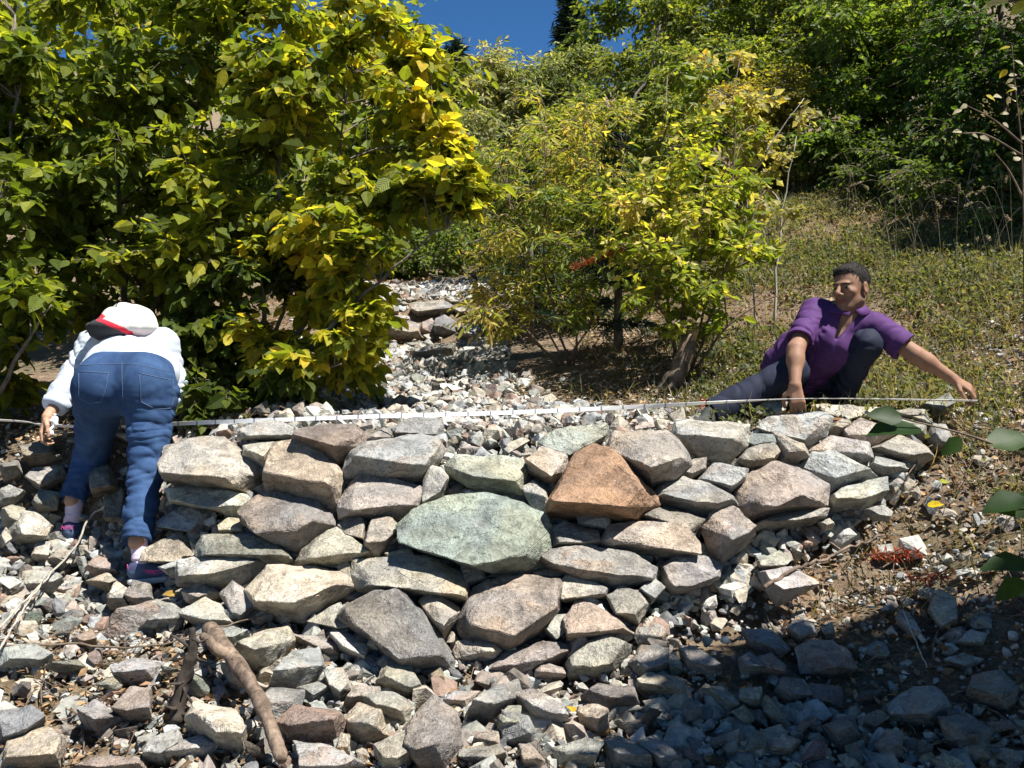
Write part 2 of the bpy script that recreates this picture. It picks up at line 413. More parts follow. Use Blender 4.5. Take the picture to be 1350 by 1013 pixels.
# id colour outline ; '*' after the colour: a landmark, whose phrase follows '='
TR = '''A1 w 322,100 400,75 470,70 525,90 520,130 440,140 330,135
A2 r* 530,120 640,80 740,80 790,120 785,165 710,210 690,230 600,170 540,150 =crumbly reddish rock under the tape
A3 g 790,140 860,95 890,110 885,140 800,155
A4 G 890,95 960,60 1075,62 1075,130 1000,110 905,120
A5 l* 740,190 800,150 890,160 990,115 1050,130 1075,180 1050,230 1000,290 850,270 720,290 715,250 =broad pale grey top stone
A6 b* 60,170 170,140 260,130 300,190 400,230 420,260 370,340 200,310 60,290 40,240 =large grey-buff stone beside the jeans
A7 b 340,160 440,145 465,155 430,250 335,195
A8 p* 465,155 560,155 640,200 690,260 710,330 690,400 600,350 430,330 425,260 440,190 =upright brown stone of the top course
A9 w* 50,320 150,310 260,325 360,355 370,380 310,425 200,400 70,370 =long cream stone
A10 k* 330,400 400,345 500,335 610,360 680,460 590,490 545,560 420,500 345,450 =dark purplish-brown block
A11 p* 700,360 760,275 880,275 1000,320 990,390 910,430 790,410 700,430 690,390 =blocky pink stone
A12 w 1010,290 1030,232 1070,240 1100,280 1080,340 1005,375
A13 l 20,440 120,380 215,410 180,490 100,480 20,465
A14 b 245,460 280,430 330,435 350,490 250,485
A15 p 690,455 770,405 795,450 790,520 720,490
A16 b 790,500 820,430 880,425 915,460 880,530 840,570 790,550
A17 G* 235,490 440,510 500,540 530,590 480,610 350,590 170,575 165,530 190,490 =long dull green-grey slab
A18 b* 530,590 560,545 680,465 815,565 680,610 560,610 =pointed tan stone
A20 l* 100,590 200,565 300,575 430,610 330,670 250,690 100,680 =flat light grey slab near the shoe
A21 w* 350,690 430,610 580,605 720,640 745,680 640,750 560,810 430,790 380,760 =large pale greenish slab
A22 b* 750,640 760,580 880,575 1020,575 1160,640 1170,700 1150,750 1040,700 880,690 770,690 =long beige lintel-like stone
A23 g 680,610 730,590 750,630 740,665
A24 d* 720,760 830,700 930,710 1010,780 1050,860 1115,950 1100,985 950,1000 860,940 760,850 700,790 =big slate boulder flecked with white
A25 b 990,740 1030,710 1145,760 1110,830 1080,880 1040,830
A26 b 250,710 300,665 370,710 390,750 330,815 290,790
A27 l 120,770 200,720 250,750 300,800 320,830 200,830 120,800
A28 b 110,700 180,665 250,705 200,740 130,740
A29 b* 300,930 380,860 500,830 520,880 430,1000 380,1000 300,960 =tilted brown-edged block above the log
A31 m 510,855 620,870 680,890 690,935 640,945 600,890
A32 l 200,850 290,830 360,860 300,930 230,900
A33 w 660,865 740,860 810,910 790,960 700,920
A34 g 0,740 60,740 120,780 100,810 0,815
A36 g 580,810 700,745 735,800 760,840 700,850
B1 G* 590,150 660,100 830,85 840,120 790,160 740,185 720,215 690,170 600,160 =flat grey capstone
B2 p* 850,170 870,100 1000,105 1060,110 1130,170 1155,230 1100,290 1010,320 920,225 880,200 =rounded pink capstone
B3 g* 245,230 290,200 400,200 530,205 540,250 525,340 430,330 330,310 250,260 =square grey-green block
B4 b 545,225 610,165 680,165 705,195 700,250 650,300 560,260
B5 g 530,320 570,290 610,320 630,360 610,415 560,380
B6 o* 630,360 700,260 740,200 800,165 870,180 940,250 1020,345 1025,380 950,440 850,400 740,410 625,420 620,400 =orange triangular boulder
B7 t* 75,455 140,400 260,350 400,340 520,370 600,410 635,470 630,540 600,590 480,640 400,620 240,580 110,520 =great blue-green boulder
B8 w 735,415 800,408 855,430 850,470 740,455
B9 G 630,460 700,445 810,480 820,520 760,545 640,545
B10 b* 820,515 870,455 1000,440 1110,450 1180,525 1140,575 1000,560 850,540 =cushion-shaped beige stone
B11 d* 600,590 640,555 800,530 930,560 1020,610 1010,660 930,660 850,690 740,635 640,620 =dark craggy flat stone
B12 l 1010,355 1060,300 1130,280 1220,300 1310,345 1330,380 1260,420 1150,400
B13 b 300,600 360,580 400,655 330,680
B14 k 400,650 440,605 490,640 470,660
B15 b 565,630 670,612 680,650 600,655
B16 m* 300,800 320,740 350,690 400,660 530,645 660,655 655,770 600,850 480,915 440,880 340,880 305,850 =large mauve slab of the bottom course
B17 b 665,680 710,635 850,690 840,720 740,720 680,740
B18 w 750,720 800,725 865,785 800,770
B19 p* 695,800 740,730 860,790 940,860 800,880 700,900 =pale pink wedge
B20 g 610,840 650,790 690,785 700,840 650,885
B21 w 280,920 290,885 420,880 450,920 420,950 290,950
B22 m 390,1000 470,920 600,890 700,900 710,930 600,980 500,1010
B23 b 700,960 770,890 850,865 930,900 870,990 800,1010 700,1010
B24 p 580,990 600,960 680,985 690,1020 580,1020
B25 k 845,720 900,680 970,700 1000,750 960,820 880,800
B26 l 960,700 1020,650 1060,690 1010,745
B28 b 950,870 960,835 1050,835 1070,860 1050,890 960,895
B29 d 970,910 1040,900 1060,950 1020,1000 950,1000
B30 b 20,560 110,540 130,570 40,590
C1 l* 170,180 190,135 300,140 420,150 410,220 350,265 270,260 180,200 =pale block under the outstretched trouser leg
C2 b 430,110 470,75 550,75 540,110 480,130
C3 t 550,85 630,80 640,105 570,110
C4 w* 640,90 700,85 870,95 860,120 740,140 660,115 =long white coping slab
C5 l* 450,165 500,125 600,108 680,115 700,130 680,190 620,220 560,200 470,185 =broad flat coping stone under the hand
C6 b 690,150 740,125 765,150 720,190 680,185
C7 p 740,180 800,130 860,150 910,180 840,220 760,200
C8 w 860,130 900,120 1010,155 1010,190 960,195 880,160
C9 b 870,105 960,100 1010,100 1040,150 1010,160 940,125
C10 G 990,90 1090,45 1110,75 1060,120 1000,100
C11 d 1020,190 1040,150 1080,150 1100,190 1080,230 1040,240
C12 t 410,215 440,180 510,185 520,220 440,235
C13 b 390,270 420,230 500,215 525,240 500,280 430,290
C14 b 500,175 600,220 625,260 590,275 530,270 520,220
C15 w* 625,240 700,190 820,210 830,260 780,280 700,250 =cream stone of the second course
C16 b 840,230 930,185 1010,220 1045,260 980,285 910,260
C17 l 830,290 850,255 950,280 955,300 870,320
C18 l* 600,290 640,240 700,240 800,290 840,320 700,375 680,350 =smooth blue-grey slab
C19 l 255,335 310,280 420,300 410,340 360,375 300,340
C20 m* 370,430 380,360 440,310 520,280 620,310 680,350 680,420 550,420 450,470 400,470 =large pinkish-brown boulder
C22 k 60,450 120,425 280,460 240,520 100,470
C23 m* 270,490 300,440 370,430 445,520 400,560 330,600 290,560 =thin pink leaning slab
C24 b 440,490 520,450 690,430 680,460 560,480 450,505
C25 w 690,400 760,350 880,330 890,370 800,420 700,440
C26 g 810,435 870,420 900,440 890,465 840,460
C27 w* 460,645 570,625 640,690 520,735 490,700 =pale slab beside the long stick
C28 b 450,605 520,575 560,600 540,620 460,625
C29 w 655,475 690,460 710,485 680,500
C30 b 190,320 230,270 280,260 280,300 230,330
C32 g 1020,770 1060,700 1110,730 1120,800 1060,830
C33 w 915,800 930,770 960,780 1000,850 980,865
C34 m* 580,900 620,870 700,870 750,920 780,960 700,990 600,980 =brown domed stone in the shade
C35 g 550,830 590,800 640,810 650,850 600,880
C36 w 660,830 700,810 715,850 680,865
C37 g 190,900 230,890 330,970 290,985 220,960
C38 g 390,930 430,910 480,970 400,985
C39 d 400,830 500,835 560,900 520,930 430,880
C40 l 140,920 180,910 200,970 160,990
C43 g 135,620 180,590 280,590 325,610 320,660 240,700 170,710 140,680
D2 d* 680,320 710,295 790,300 780,340 720,385 680,350 =blue-black stone by the log
D3 r* 730,380 780,335 880,355 905,390 880,440 760,430 =red-brown cube-like stone
D4 b 905,370 940,335 1000,365 1010,410 950,430 915,410
D5 g 980,440 1060,405 1070,480 1040,502 1000,490
D6 k* 1065,400 1130,325 1190,360 1200,440 1160,495 1100,500 1070,460 =knobbly grey-brown boulder
D7 w* 490,370 520,330 600,350 640,420 630,460 560,440 =white stone beneath the log
D8 g 950,310 1030,300 1080,340 1060,380 990,350
D9 w 850,245 895,240 920,290 890,320 860,290
D10 g 780,290 830,275 860,290 820,320
D11 l 710,290 770,195 830,190 850,240 790,290
D12 w 580,225 610,240 700,290 660,300 600,265
D13 p 300,350 340,290 390,300 395,370 340,370
D14 G 210,370 250,325 320,370 260,410
D15 d* 0,400 0,355 70,345 110,380 60,430 0,430 =dark flat stone at the picture corner
D16 b 10,500 30,430 120,390 170,430 150,500
D17 l 300,240 350,215 430,225 400,270 310,270
D18 l 0,235 10,175 80,180 130,215 100,240
D19 w 430,445 520,415 570,440 540,465 440,465
D20 l 780,430 860,445 950,490 900,510 800,510
D21 b 880,460 890,410 915,415 915,460
D22 p 905,330 930,285 990,290 990,320 920,335
D23 d 1225,365 1270,310 1350,270 1360,310 1290,370
D24 G 1300,370 1330,340 1360,340 1360,420 1310,400
D25 m 1205,470 1210,450 1300,440 1320,470 1280,490
D26 r 1240,440 1250,410 1300,405 1305,440
D27 g 1160,330 1190,300 1250,300 1220,340
D28 g 380,470 390,430 460,400 480,440 430,480
D29 r* 280,150 300,100 380,70 430,60 440,100 350,160 =rusty flat stone below the shoes
D30 G 370,130 440,75 480,90 470,130
D31 o 190,160 240,140 250,170 210,180
D32 b 285,70 300,20 330,30 340,80
D33 k 340,70 350,10 390,20 400,60
D34 r 200,510 260,470 370,480 380,510
D36 g 990,270 1020,215 1070,220 1080,260 1110,300 1070,310
W1 w* 30,770 60,710 110,710 160,760 130,810 40,800 =pale stone behind the far shoe
W2 b 80,600 110,570 200,560 210,600 130,640
W3 g 0,640 30,625 80,650 40,685 0,680
W4 g 10,700 40,690 80,700 60,760 20,740
W5 w 100,850 120,800 160,810 150,860
W6 l 75,935 110,895 180,905 200,930 170,960 90,955
W7 b 150,860 190,825 230,835 200,870
W8 w 340,980 370,930 410,960 390,1010
W9 k 400,990 410,950 470,955 490,990 450,1010
W10 p 270,890 310,850 370,870 375,910 300,905
W12 b 470,830 570,770 620,850 600,870 480,870
W13 l 500,885 585,850 580,900 540,915
W14 g 0,790 20,760 35,800 10,820
W16 b 275,930 340,905 380,940 350,955
W17 k 0,560 60,540 70,590 10,600
W18 k 280,560 340,560 380,640 300,660
W19 b 100,680 130,640 190,650 180,700 120,710
W20 k 330,660 390,650 400,740 340,740
W21 k 60,500 150,480 190,540 90,560
E1 w 20,310 60,300 130,340 150,390 110,390 60,360
E2 p 185,350 210,335 255,345 260,390 230,405 190,380
E3 d 200,310 240,280 320,290 340,330 260,350
E4 g -10,350 50,370 70,410 60,430 -10,430
E5 k 320,225 350,180 410,195 410,240 350,260
E7 b* 340,280 370,250 460,270 460,310 360,300 =sun-flecked beige stone at the edge of the shade
E8 g 510,295 560,290 600,345 570,355
E10 r 655,210 690,200 725,240 720,265 670,250
E12 g 340,440 370,420 420,440 450,480 400,500
E13 g 600,330 610,295 660,290 660,340
E14 k 700,300 720,265 770,270 790,310 730,325
E15 l* 1000,330 1060,290 1110,290 1150,340 1100,380 1010,370 =blue-grey stone in the deep shade
E16 d 1205,310 1220,260 1290,245 1330,290 1300,340
E17 g 1175,170 1210,140 1250,150 1240,180
E18 p 960,440 990,400 1030,410 1030,460 990,480
E19 d 830,400 850,380 900,370 920,420 870,450
E20 g 1110,480 1140,460 1190,490 1150,510
E21 d 250,440 290,420 360,460 370,500 280,500
E22 p 30,440 60,440 95,480 80,500 40,490
E23 g 120,450 200,425 240,440 220,490 140,490
E24 p 680,430 720,410 760,430 740,460 690,460
E26 g 1150,220 1190,200 1240,215 1200,240
E28 k 1130,370 1200,360 1270,400 1240,450 1150,430
F1 m* 635,270 650,230 780,215 830,240 840,280 740,290 670,300 =red-brown top stone of the far wall
F2 m* 510,380 540,330 620,320 670,345 685,410 620,420 540,410 =rounded mauve boulder in the far wall
F3 p 680,370 690,330 740,310 755,340 745,385 690,385
F4 d 755,310 800,295 860,330 870,385 800,400 750,385
F5 g 380,300 400,260 460,260 485,300 440,320
F6 b 500,280 520,245 560,245 570,285 520,295
F7 w 530,295 620,300 625,318 540,315
F8 p 840,260 900,255 925,285 880,295
F9 l 810,220 850,205 875,230 830,240
F10 w 910,350 950,335 1000,370 960,410 900,400
F11 G* 610,540 700,460 760,440 850,440 860,520 800,550 690,550 =big dark stone at the foot of the far wall
F12 w 360,345 390,335 410,350 380,365
F13 l 565,235 600,225 620,245 590,252
F14 p 600,205 640,200 650,220 610,225
F15 p 500,410 560,430 540,445 500,440
F16 g 600,440 690,430 680,450 620,458
F17 l 690,400 720,390 750,410 730,430
F18 g 630,610 660,595 700,610 690,660 640,650
F19 w 730,640 790,620 810,640 770,660
F20 w 880,640 910,625 940,660 900,680
F21 w 620,790 640,750 690,740 700,780
F22 b 700,770 720,710 765,720 740,780
F23 l 770,730 840,710 850,750 790,760
F24 l 920,730 960,710 980,735 940,755
F25 w 380,790 430,770 460,800 400,812
F26 g 655,185 700,180 710,210 670,212
F27 w 515,140 550,135 560,160 520,165
F28 l 610,145 650,140 670,165 620,170
F29 l 700,150 740,148 750,170 710,175
F30 g 560,180 590,172 600,195 570,200
F31 b 430,210 480,200 490,225 440,235
F32 l 720,195 760,185 780,205 735,212'''

def rock_mesh(name, pts, edge, amp, seed, sharp=38, smooth=True):
    bm = bmesh.new()
    for p in pts: bm.verts.new(p)
    bmesh.ops.convex_hull(bm, input=bm.verts)
    loose = [v for v in bm.verts if not v.link_faces]
    bmesh.ops.delete(bm, geom=loose, context='VERTS')
    bmesh.ops.dissolve_limit(bm, angle_limit=math.radians(9), verts=bm.verts, edges=bm.edges)
    bmesh.ops.bevel(bm, geom=list(bm.edges), offset=edge * 0.22, segments=1, affect='EDGES', clamp_overlap=True)
    bmesh.ops.triangulate(bm, faces=bm.faces)
    for k in range(5):
        long = [e for e in bm.edges if e.calc_length() > edge * 1.5]
        if not long or len(bm.verts) > 5000: break
        bmesh.ops.subdivide_edges(bm, edges=long, cuts=1, use_grid_fill=False)
        bmesh.ops.triangulate(bm, faces=[f for f in bm.faces if len(f.verts) > 3])
    co = np.array([v.co[:] for v in bm.verts])
    size = np.ptp(co, axis=0).max()
    f = 2.6 / size
    so = np.array([seed * 3.17, seed * 1.31, seed * 7.7])
    # layered fracture: quantised noise gives ledges, fbm gives roughness
    d = np.stack([fbm(co * f + so + q, 3, 1) for q in (0, 11, 23)], 1) * amp * size
    led = fbm(co * f * 1.6 + so + 40, 2, 5); led = (np.round(led * 4) / 4 * .8 + led * .2)
    nrm = co - co.mean(0); nrm /= np.linalg.norm(nrm, axis=1)[:, None] + 1e-9
    d += nrm * led[:, None] * amp * size * 1.35
    d += np.stack([fbm(co * f * 6 + so + q, 2, 2) for q in (3, 14, 29)], 1) * amp * size * 0.22
    co = co + d
    for v, c in zip(bm.verts, co): v.co = c
    bmesh.ops.recalc_face_normals(bm, faces=bm.faces)
    for fc in bm.faces: fc.smooth = smooth
    for e in bm.edges:
        if len(e.link_faces) == 2 and e.calc_face_angle(0) > math.radians(sharp): e.smooth = False
    me = bpy.data.meshes.new(name); bm.to_mesh(me); bm.free()
    return me

STONES = []
def traced_stone(sid, colk, poly, land):
    r = random.Random(sid)
    zx, zy, zs = ZM[sid[0]]
    poly = [(zx + a / zs, zy + b / zs) for a, b in poly]
    kk_ = 1.16 if sid[0] in 'DE' else 1.085
    mx_ = sum(p[0] for p in poly) / len(poly); my_ = sum(p[1] for p in poly) / len(poly); poly = [(mx_ + (a - mx_) * kk_, my_ + (b - my_) * kk_) for a, b in poly]
    cx = sum(p[0] for p in poly) / len(poly); cy = sum(p[1] for p in poly) / len(poly)
    w = max(p[0] for p in poly) - min(p[0] for p in poly); h = max(p[1] for p in poly) - min(p[1] for p in poly)
    Yc = hit(cx, cy + h * 0.15)
    if Yc is None or Yc > 13: Yc = 9.5
    C = P(cx, cy, Yc)
    view = (C - Vector((0, 0, CZ))).normalized()
    n = Vector(Sn(np.array([C.x]), np.array([C.y]))[0])
    nn = (n * 0.55 - view * 0.6).normalized()
    if sid in ('C4', 'C5', 'C3', 'C2', 'B1', 'A1', 'A4'): nn = (n * 0.25 - view).normalized()
    ring = []
    for a, b in poly:
        d = P(a, b, 1.0) - Vector((0, 0, CZ))
        t = (C - Vector((0, 0, CZ))).dot(nn) / d.dot(nn)
        ring.append(Vector((0, 0, CZ)) + d * t)
    up = (Vector((0, 0, 1)) - nn * nn.z).normalized()
    ctr = sum(ring, Vector()) / len(ring)
    H = max((q - ctr).dot(up) for q in ring) - min((q - ctr).dot(up) for q in ring)
    Wd = w / FPX * Yc
    sz = min(H, Wd)
    th = sz * r.uniform(0.34, 0.55)
    pts = []
    for q in ring:
        pts.append(q - nn * sz * 0.05)
    c2 = ctr - up * H * r.uniform(0.02, 0.14) + Vector((r.uniform(-.1, .1) * Wd, 0, 0))
    sh = r.uniform(0.62, 0.84)
    keep = [q for q in ring if r.random() < .68]
    if len(keep) < 4: keep = ring[:]
    tx, ty = r.uniform(-.35, .35), r.uniform(.35, .85)
    for q in keep:
        e = (q - ctr)
        v = e.dot(up) / (H / 2 + 1e-6); u_ = e.x / (Wd / 2 + 1e-6)
        lift = th * (0.85 - ty * v + tx * u_) * r.uniform(0.9, 1.1)
        s2 = sh * r.uniform(0.9, 1.2)
        pts.append(c2 + e * s2 + nn * max(lift, th * .1))
    dep = max(sz * 0.75, 0.04)
    for q in ring:
        e = q - ctr
        pts.append(ctr + e * r.uniform(0.7, 0.95) - nn * dep * r.uniform(0.8, 1.1))
    base = ctr - nn * dep * 0.5
    loc = [p - base for p in pts]
    edge = max(0.011, min(Wd, H) * 0.06)
    me = rock_mesh('stone', loc, edge, 0.026, hash_id(sid), 26)
    far = Yc > 6.5
    nm = 'far_wall_stone' if sid[0] == 'F' and cy < 460 else 'wall_stone' if (wallmask(np.array([C.x]), np.array([C.y]))[0] > .3) else 'rubble_stone'
    o = link(nm, me, M_rock); o.location = base
    jit = [r.uniform(0.88, 1.14)] * 3
    c = RC[colk]; k_ = .12 if colk in 'ot' else .35; c = [a * (1 - k_) + b * k_ for a, b in zip(c, (.262, .262, .25))]
    o.color = (*[min(1, a * j * r.uniform(.96, 1.04)) for a, j in zip(c, jit)], 1)
    STONES.append(dict(o=o, c=colk, x=cx, y=cy, w=w, h=h, land=land, nm=nm, poly=poly))
def hash_id(s):
    v = 0
    for ch in s: v = v * 31 + ord(ch)
    return v % 997
for ln in TR.split('\n'):
    land = None
    if '=' in ln: ln, land = ln.split('=')
    f = ln.split()
    traced_stone(f[0], f[1][0], [tuple(float(q) for q in s.split(',')) for s in f[2:]], land)

# small stuff: loose stones; protos for copies
def proto_pts(r, n=13, flat=0.6):
    out = []
    for k in range(n):
        v = Vector((r.gauss(0, 1), r.gauss(0, 1), r.gauss(0, 1))).normalized()
        out.append(Vector((v.x, v.y * r.uniform(.6, .9), v.z * flat)) * 0.5 * r.uniform(.8, 1.1))
    return out
PROTO = [rock_mesh('loose_stone', proto_pts(random.Random(k), 10 + k % 5, 0.45 + 0.04 * (k % 6)), 0.13, 0.03, k, 30) for k in range(12)]
for me in PROTO: me.materials.append(M_rock)
# which areas are stony
def stony(x, y):
    """0..1 density of loose stones"""
    fore = (y < 3.4 + 0.05 * x) * np.clip((1.15 - x + (3.1 - y) * 1.3) / .5, 0.05, 1)
    fore = fore * np.where((x < -.85) & (y < 3.3), .4, 1)
    left = (x < -1.25) * (y < 4.3)
    xr = np.interp(y, [4.1, 4.5, 5, 5.5, 6.5, 9], [1.3, 1.0, .45, .25, .02, .15])
    bed = (y >= 4.05) * (1 - .95 * ((y > 8.05) & (y < 8.85))) * np.clip((xr - x) / .3, 0, 1) * np.clip((x + 2.3) / .4, 0, 1) * (y < 10.3)
    fore = fore * np.where((y > 3.02) & (x > .72 + (y - 3.02) * .2), .08, 1)
    mid = ((y >= 3.3) & (x < .80 + (y - 3.5) * 1.9) & (y < 4.3) & (x > -2.4) & (x < 1.9)) * 0.8
    right = ((x > 1.0) & (y > 3.0) & (y < 4.2)) * 0.06
    edge = ((x > 0) & (x < 1.2) & (y > 4.1) & (y < 4.7)) * 0.4
    return np.maximum.reduce([fore * 1.0, left * 0.6, bed * 1.0, mid, right, edge])
def scatter(n, x0, x1, y0, y1, dens):
    x = RNG.uniform(x0, x1, n); y = RNG.uniform(y0, y1, n)
    k = RNG.uniform(0, 1, n) < dens(x, y)
    return x[k], y[k]
PAL = ['w', 'g', 'b', 'p', 'd', 'g', 'g', 'b', 'l', 'G', 'm', 'r', 'g', 'b', 'k', 'k', 'G', 'b']
def rot_batch(n, tilt=0.7):
    from math import pi
    a = RNG.uniform(0, 2 * pi, n); b = RNG.normal(0, tilt, n); c = RNG.normal(0, tilt, n)
    ca, sa, cb, sb, cc, sn = np.cos(a), np.sin(a), np.cos(b), np.sin(b), np.cos(c), np.sin(c)
    Rz = np.zeros((n, 3, 3)); Rz[:, 0, 0] = ca; Rz[:, 0, 1] = -sa; Rz[:, 1, 0] = sa; Rz[:, 1, 1] = ca; Rz[:, 2, 2] = 1
    Ry = np.zeros((n, 3, 3)); Ry[:, 0, 0] = cb; Ry[:, 0, 2] = sb; Ry[:, 2, 0] = -sb; Ry[:, 2, 2] = cb; Ry[:, 1, 1] = 1
    Rx = np.zeros((n, 3, 3)); Rx[:, 0, 0] = 1; Rx[:, 1, 1] = cc; Rx[:, 1, 2] = -sn; Rx[:, 2, 1] = sn; Rx[:, 2, 2] = cc
    return Ry @ Rx @ Rz
def simple_rock(seed, n=12, flat=.6):
    bm = bmesh.new()
    for p in proto_pts(random.Random(seed), n, flat): bm.verts.new(p)
    bmesh.ops.convex_hull(bm, input=bm.verts)
    bmesh.ops.delete(bm, geom=[v for v in bm.verts if not v.link_faces], context='VERTS')
    bmesh.ops.triangulate(bm, faces=bm.faces)
    bm.verts.index_update()
    V = np.array([v.co[:] for v in bm.verts]); F = np.array([[v.index for v in f.verts] for f in bm.faces]); bm.free()
    return V, F
SR = [simple_rock(100 + k, 12 + k % 4, .5 + .05 * (k % 5)) for k in range(14)]
def rubble_mass(name, x, y, size, label, sink=0.0, palette=PAL):
    n = len(x)
    z = S(x, y) - sink
    wm = wallmask(x, y)
    z = z - wm * 0.13
    R = rot_batch(n)
    kind = RNG.integers(0, len(SR), n)
    pal = np.array([RC[c] for c in palette])
    col = pal[RNG.integers(0, len(palette), n)] * RNG.uniform(.7, 1.2, (n, 1))
    Vs, Fs, Cs = [], [], []; off = 0
    for k in range(len(SR)):
        m = np.nonzero(kind == k)[0]
        if not len(m): continue
        V, F = SR[k]
        w = np.einsum('nij,vj->nvi', R[m], V) * size[m][:, None, None] + np.stack([x[m], y[m], z[m]], 1)[:, None]
        Vs.append(w.reshape(-1, 3))
        Fs.append((F[None] + (np.arange(len(m)) * len(V))[:, None, None] + off).reshape(-1, 3))
        Cs.append(np.repeat(col[m], len(V), axis=0)); off += len(m) * len(V)
    me = np_mesh(name, np.vstack(Vs), [np.vstack(Fs)], False, np.vstack(Cs))
    o = link(name, me, M_rockA); tag(o, label, kind='stuff'); return o
def lognorm(n, med, s, lo, hi):
    return np.clip(med * np.exp(RNG.normal(0, s, n)), lo, hi)
x, y = scatter(9500, -2.6, 3.0, 1.9, 4.35, stony)
rubble_mass('rubble', x, y, lognorm(len(x), .058, .55, .014, .17), 'loose angular grey and buff rubble heaped below the near wall', .03)
x, y = scatter(26000, -2.6, 2.0, 4.1, 12, stony)
rubble_mass('gravel', x, y, lognorm(len(x), .058, .55, .018, .18) * (.8 + .045 * (y - 4)), 'pale angular gravel filling the gully bed behind the near wall', 0, ['w', 'w', 'b', 'g', 'l', 'l', 'b', 'p', 'g', 'w', 'k', 'r'])
x, y = scatter(5200, -2.3, 1.9, 3.2, 4.2, lambda a, b: wallmask(a, b) * (a < .80 + (b - 3.5) * 1.9))
rubble_mass('wedged_rubble', x, y, lognorm(len(x), .075, .35, .03, .13), 'small stones wedged into the gaps of the near wall', -.03)
x, y = scatter(26000, -2.8, 3.4, 2.0, 6.0, lambda a, b: np.where(a > .8, .5, np.where(b < 4.2, .6, .15)))
rubble_mass('grit', x, y, lognorm(len(x), .022, .5, .01, .06), 'small stone chips strewn over the bare earth slope', 0.02, ['b', 'w', 'b', 'g', 'p', 'l'])

# individual loose stones between the big ones
taken = [(s['x'], s['y'], max(s['w'], s['h']) / 2) for s in STONES]
def loose(n, x0, x1, y0, y1, s0, s1, where, seed, ok=lambda u, v: True):
    r = random.Random(seed); k = 0; tries = 0
    while k < n and tries < n * 60:
        tries += 1
        x = r.uniform(x0, x1); y = r.uniform(y0, y1)
        if stony(np.array([x]), np.array([y]))[0] < r.random(): continue
        z = float(S(x, y)[0]) - 0.1 * float(wallmask(np.array([x]), np.array([y]))[0])
        u = 675 + x / y * FPX; v = 506.5 - (z - CZ) / y * FPX
        if not (0 < u < 1350 and v < 1005) or not ok(u, v): continue
        s = r.uniform(s0, s1); rp = s / y * FPX * .5
        if any((u - a) ** 2 + (v - b) ** 2 < (0.75 * (rp + c)) ** 2 for a, b, c in taken): continue
        taken.append((u, v, rp))
        ck = r.choice(PAL)
        o = bpy.data.objects.new('rubble_stone', PROTO[r.randrange(12)]); COL.objects.link(o)
        o.location = (x, y, z + s * .1); o.scale = (s, s * r.uniform(.8, 1.1), s * r.uniform(.75, 1.15))
        o.rotation_euler = (r.gauss(0, .5), r.gauss(0, .5), r.uniform(0, 6.28))
        o.color = (*[a * r.uniform(.9, 1.1) for a in RC[ck]], 1)
        tag(o, '%s loose stone lying %s' % (CN[ck], where), 'stone', 'loose stones lying ' + where)
        k += 1
loose(32, -1.9, 0.2, 2.4, 3.4, .09, .19, 'among the sunlit rubble below the wall', 1)
loose(24, 0.2, 1.9, 2.4, 3.2, .09, .19, 'in the shaded rubble below the wall', 2)
loose(8, -1.6, 1.4, 4.2, 5.4, .07, .13, 'on the gravel just behind the near wall', 3)
loose(16, -1.6, 1.2, 5.4, 8.2, .09, .18, 'on the gravel bed between the two walls', 4)
loose(6, -2, 1.2, 8.4, 10.5, .14, .26, 'around the far wall', 5)

# labels of the traced stones
LANDS = [s for s in STONES if s['land']]
def sizew(s):
    a = math.sqrt(s['w'] * s['h'])
    return 'big' if a > 80 else 'medium-sized' if a > 48 else 'small' if a > 26 else 'tiny'
def shapew(s):
    q = s['w'] / max(s['h'], 1)
    if len(s['poly']) <= 4: return 'four-cornered' if q < 1.8 else 'thin wedge-shaped'
    return 'long flat' if q > 2.3 else 'flattish' if q > 1.6 else 'blocky' if q > 0.85 else 'upright'
used = set()
for s in LANDS:
    lb = s['land'][0:]
    s['lb'] = lb; used.add(lb)
for s in STONES:
    if s['land']:
        where = {'wall_stone': ' in the dry-stone wall', 'rubble_stone': ' in the rubble', 'far_wall_stone': ''}[s['nm']]
        tg = s['land'] if ('wall' in s['land'] or 'rubble' in s['land'] or len(s['land'].split()) > 7) else s['land'] + where
    else:
        near = sorted(LANDS, key=lambda q: (q['x'] - s['x']) ** 2 + (q['y'] - s['y']) ** 2)
        tg = None
        for A, B in ((0, None), (0, 1), (0, 2), (1, 2), (0, 3)):
            a = near[A]
            d = (s['x'] - a['x'], s['y'] - a['y'])
            rel = ('just below' if d[1] > 0 else 'just above') if abs(d[1]) > abs(d[0]) else 'beside'
            core = '%s %s %s stone ' % (sizew(s), CN[s['c']], shapew(s))
            if B is None and rel != 'beside' and len(core.split()) + len(a['land'].split()) > 12: continue
            if B is None: t = core + '%s the %s' % (rel, a['land'])
            else: t = '%s %s stone between the %s and the %s' % (sizew(s), CN[s['c']], a['land'], near[B]['land'])
            if len(t.split()) <= 16 and t not in used: tg = t; break
        if tg is None: tg = '%s %s stone %s the %s' % (sizew(s), CN[s['c']], rel, near[0]['land'])
        if len(tg.split()) > 16: tg = '%s %s stone near the %s' % (sizew(s), CN[s['c']], near[0]['land'])
    used.add(tg)
    g = {'wall_stone': 'stones stacked in the near dry-stone wall', 'rubble_stone': 'larger stones lying in the rubble', 'far_wall_stone': 'stones of the far wall up the gully'}[s['nm']]
    tag(s['o'], tg, 'stone', g)
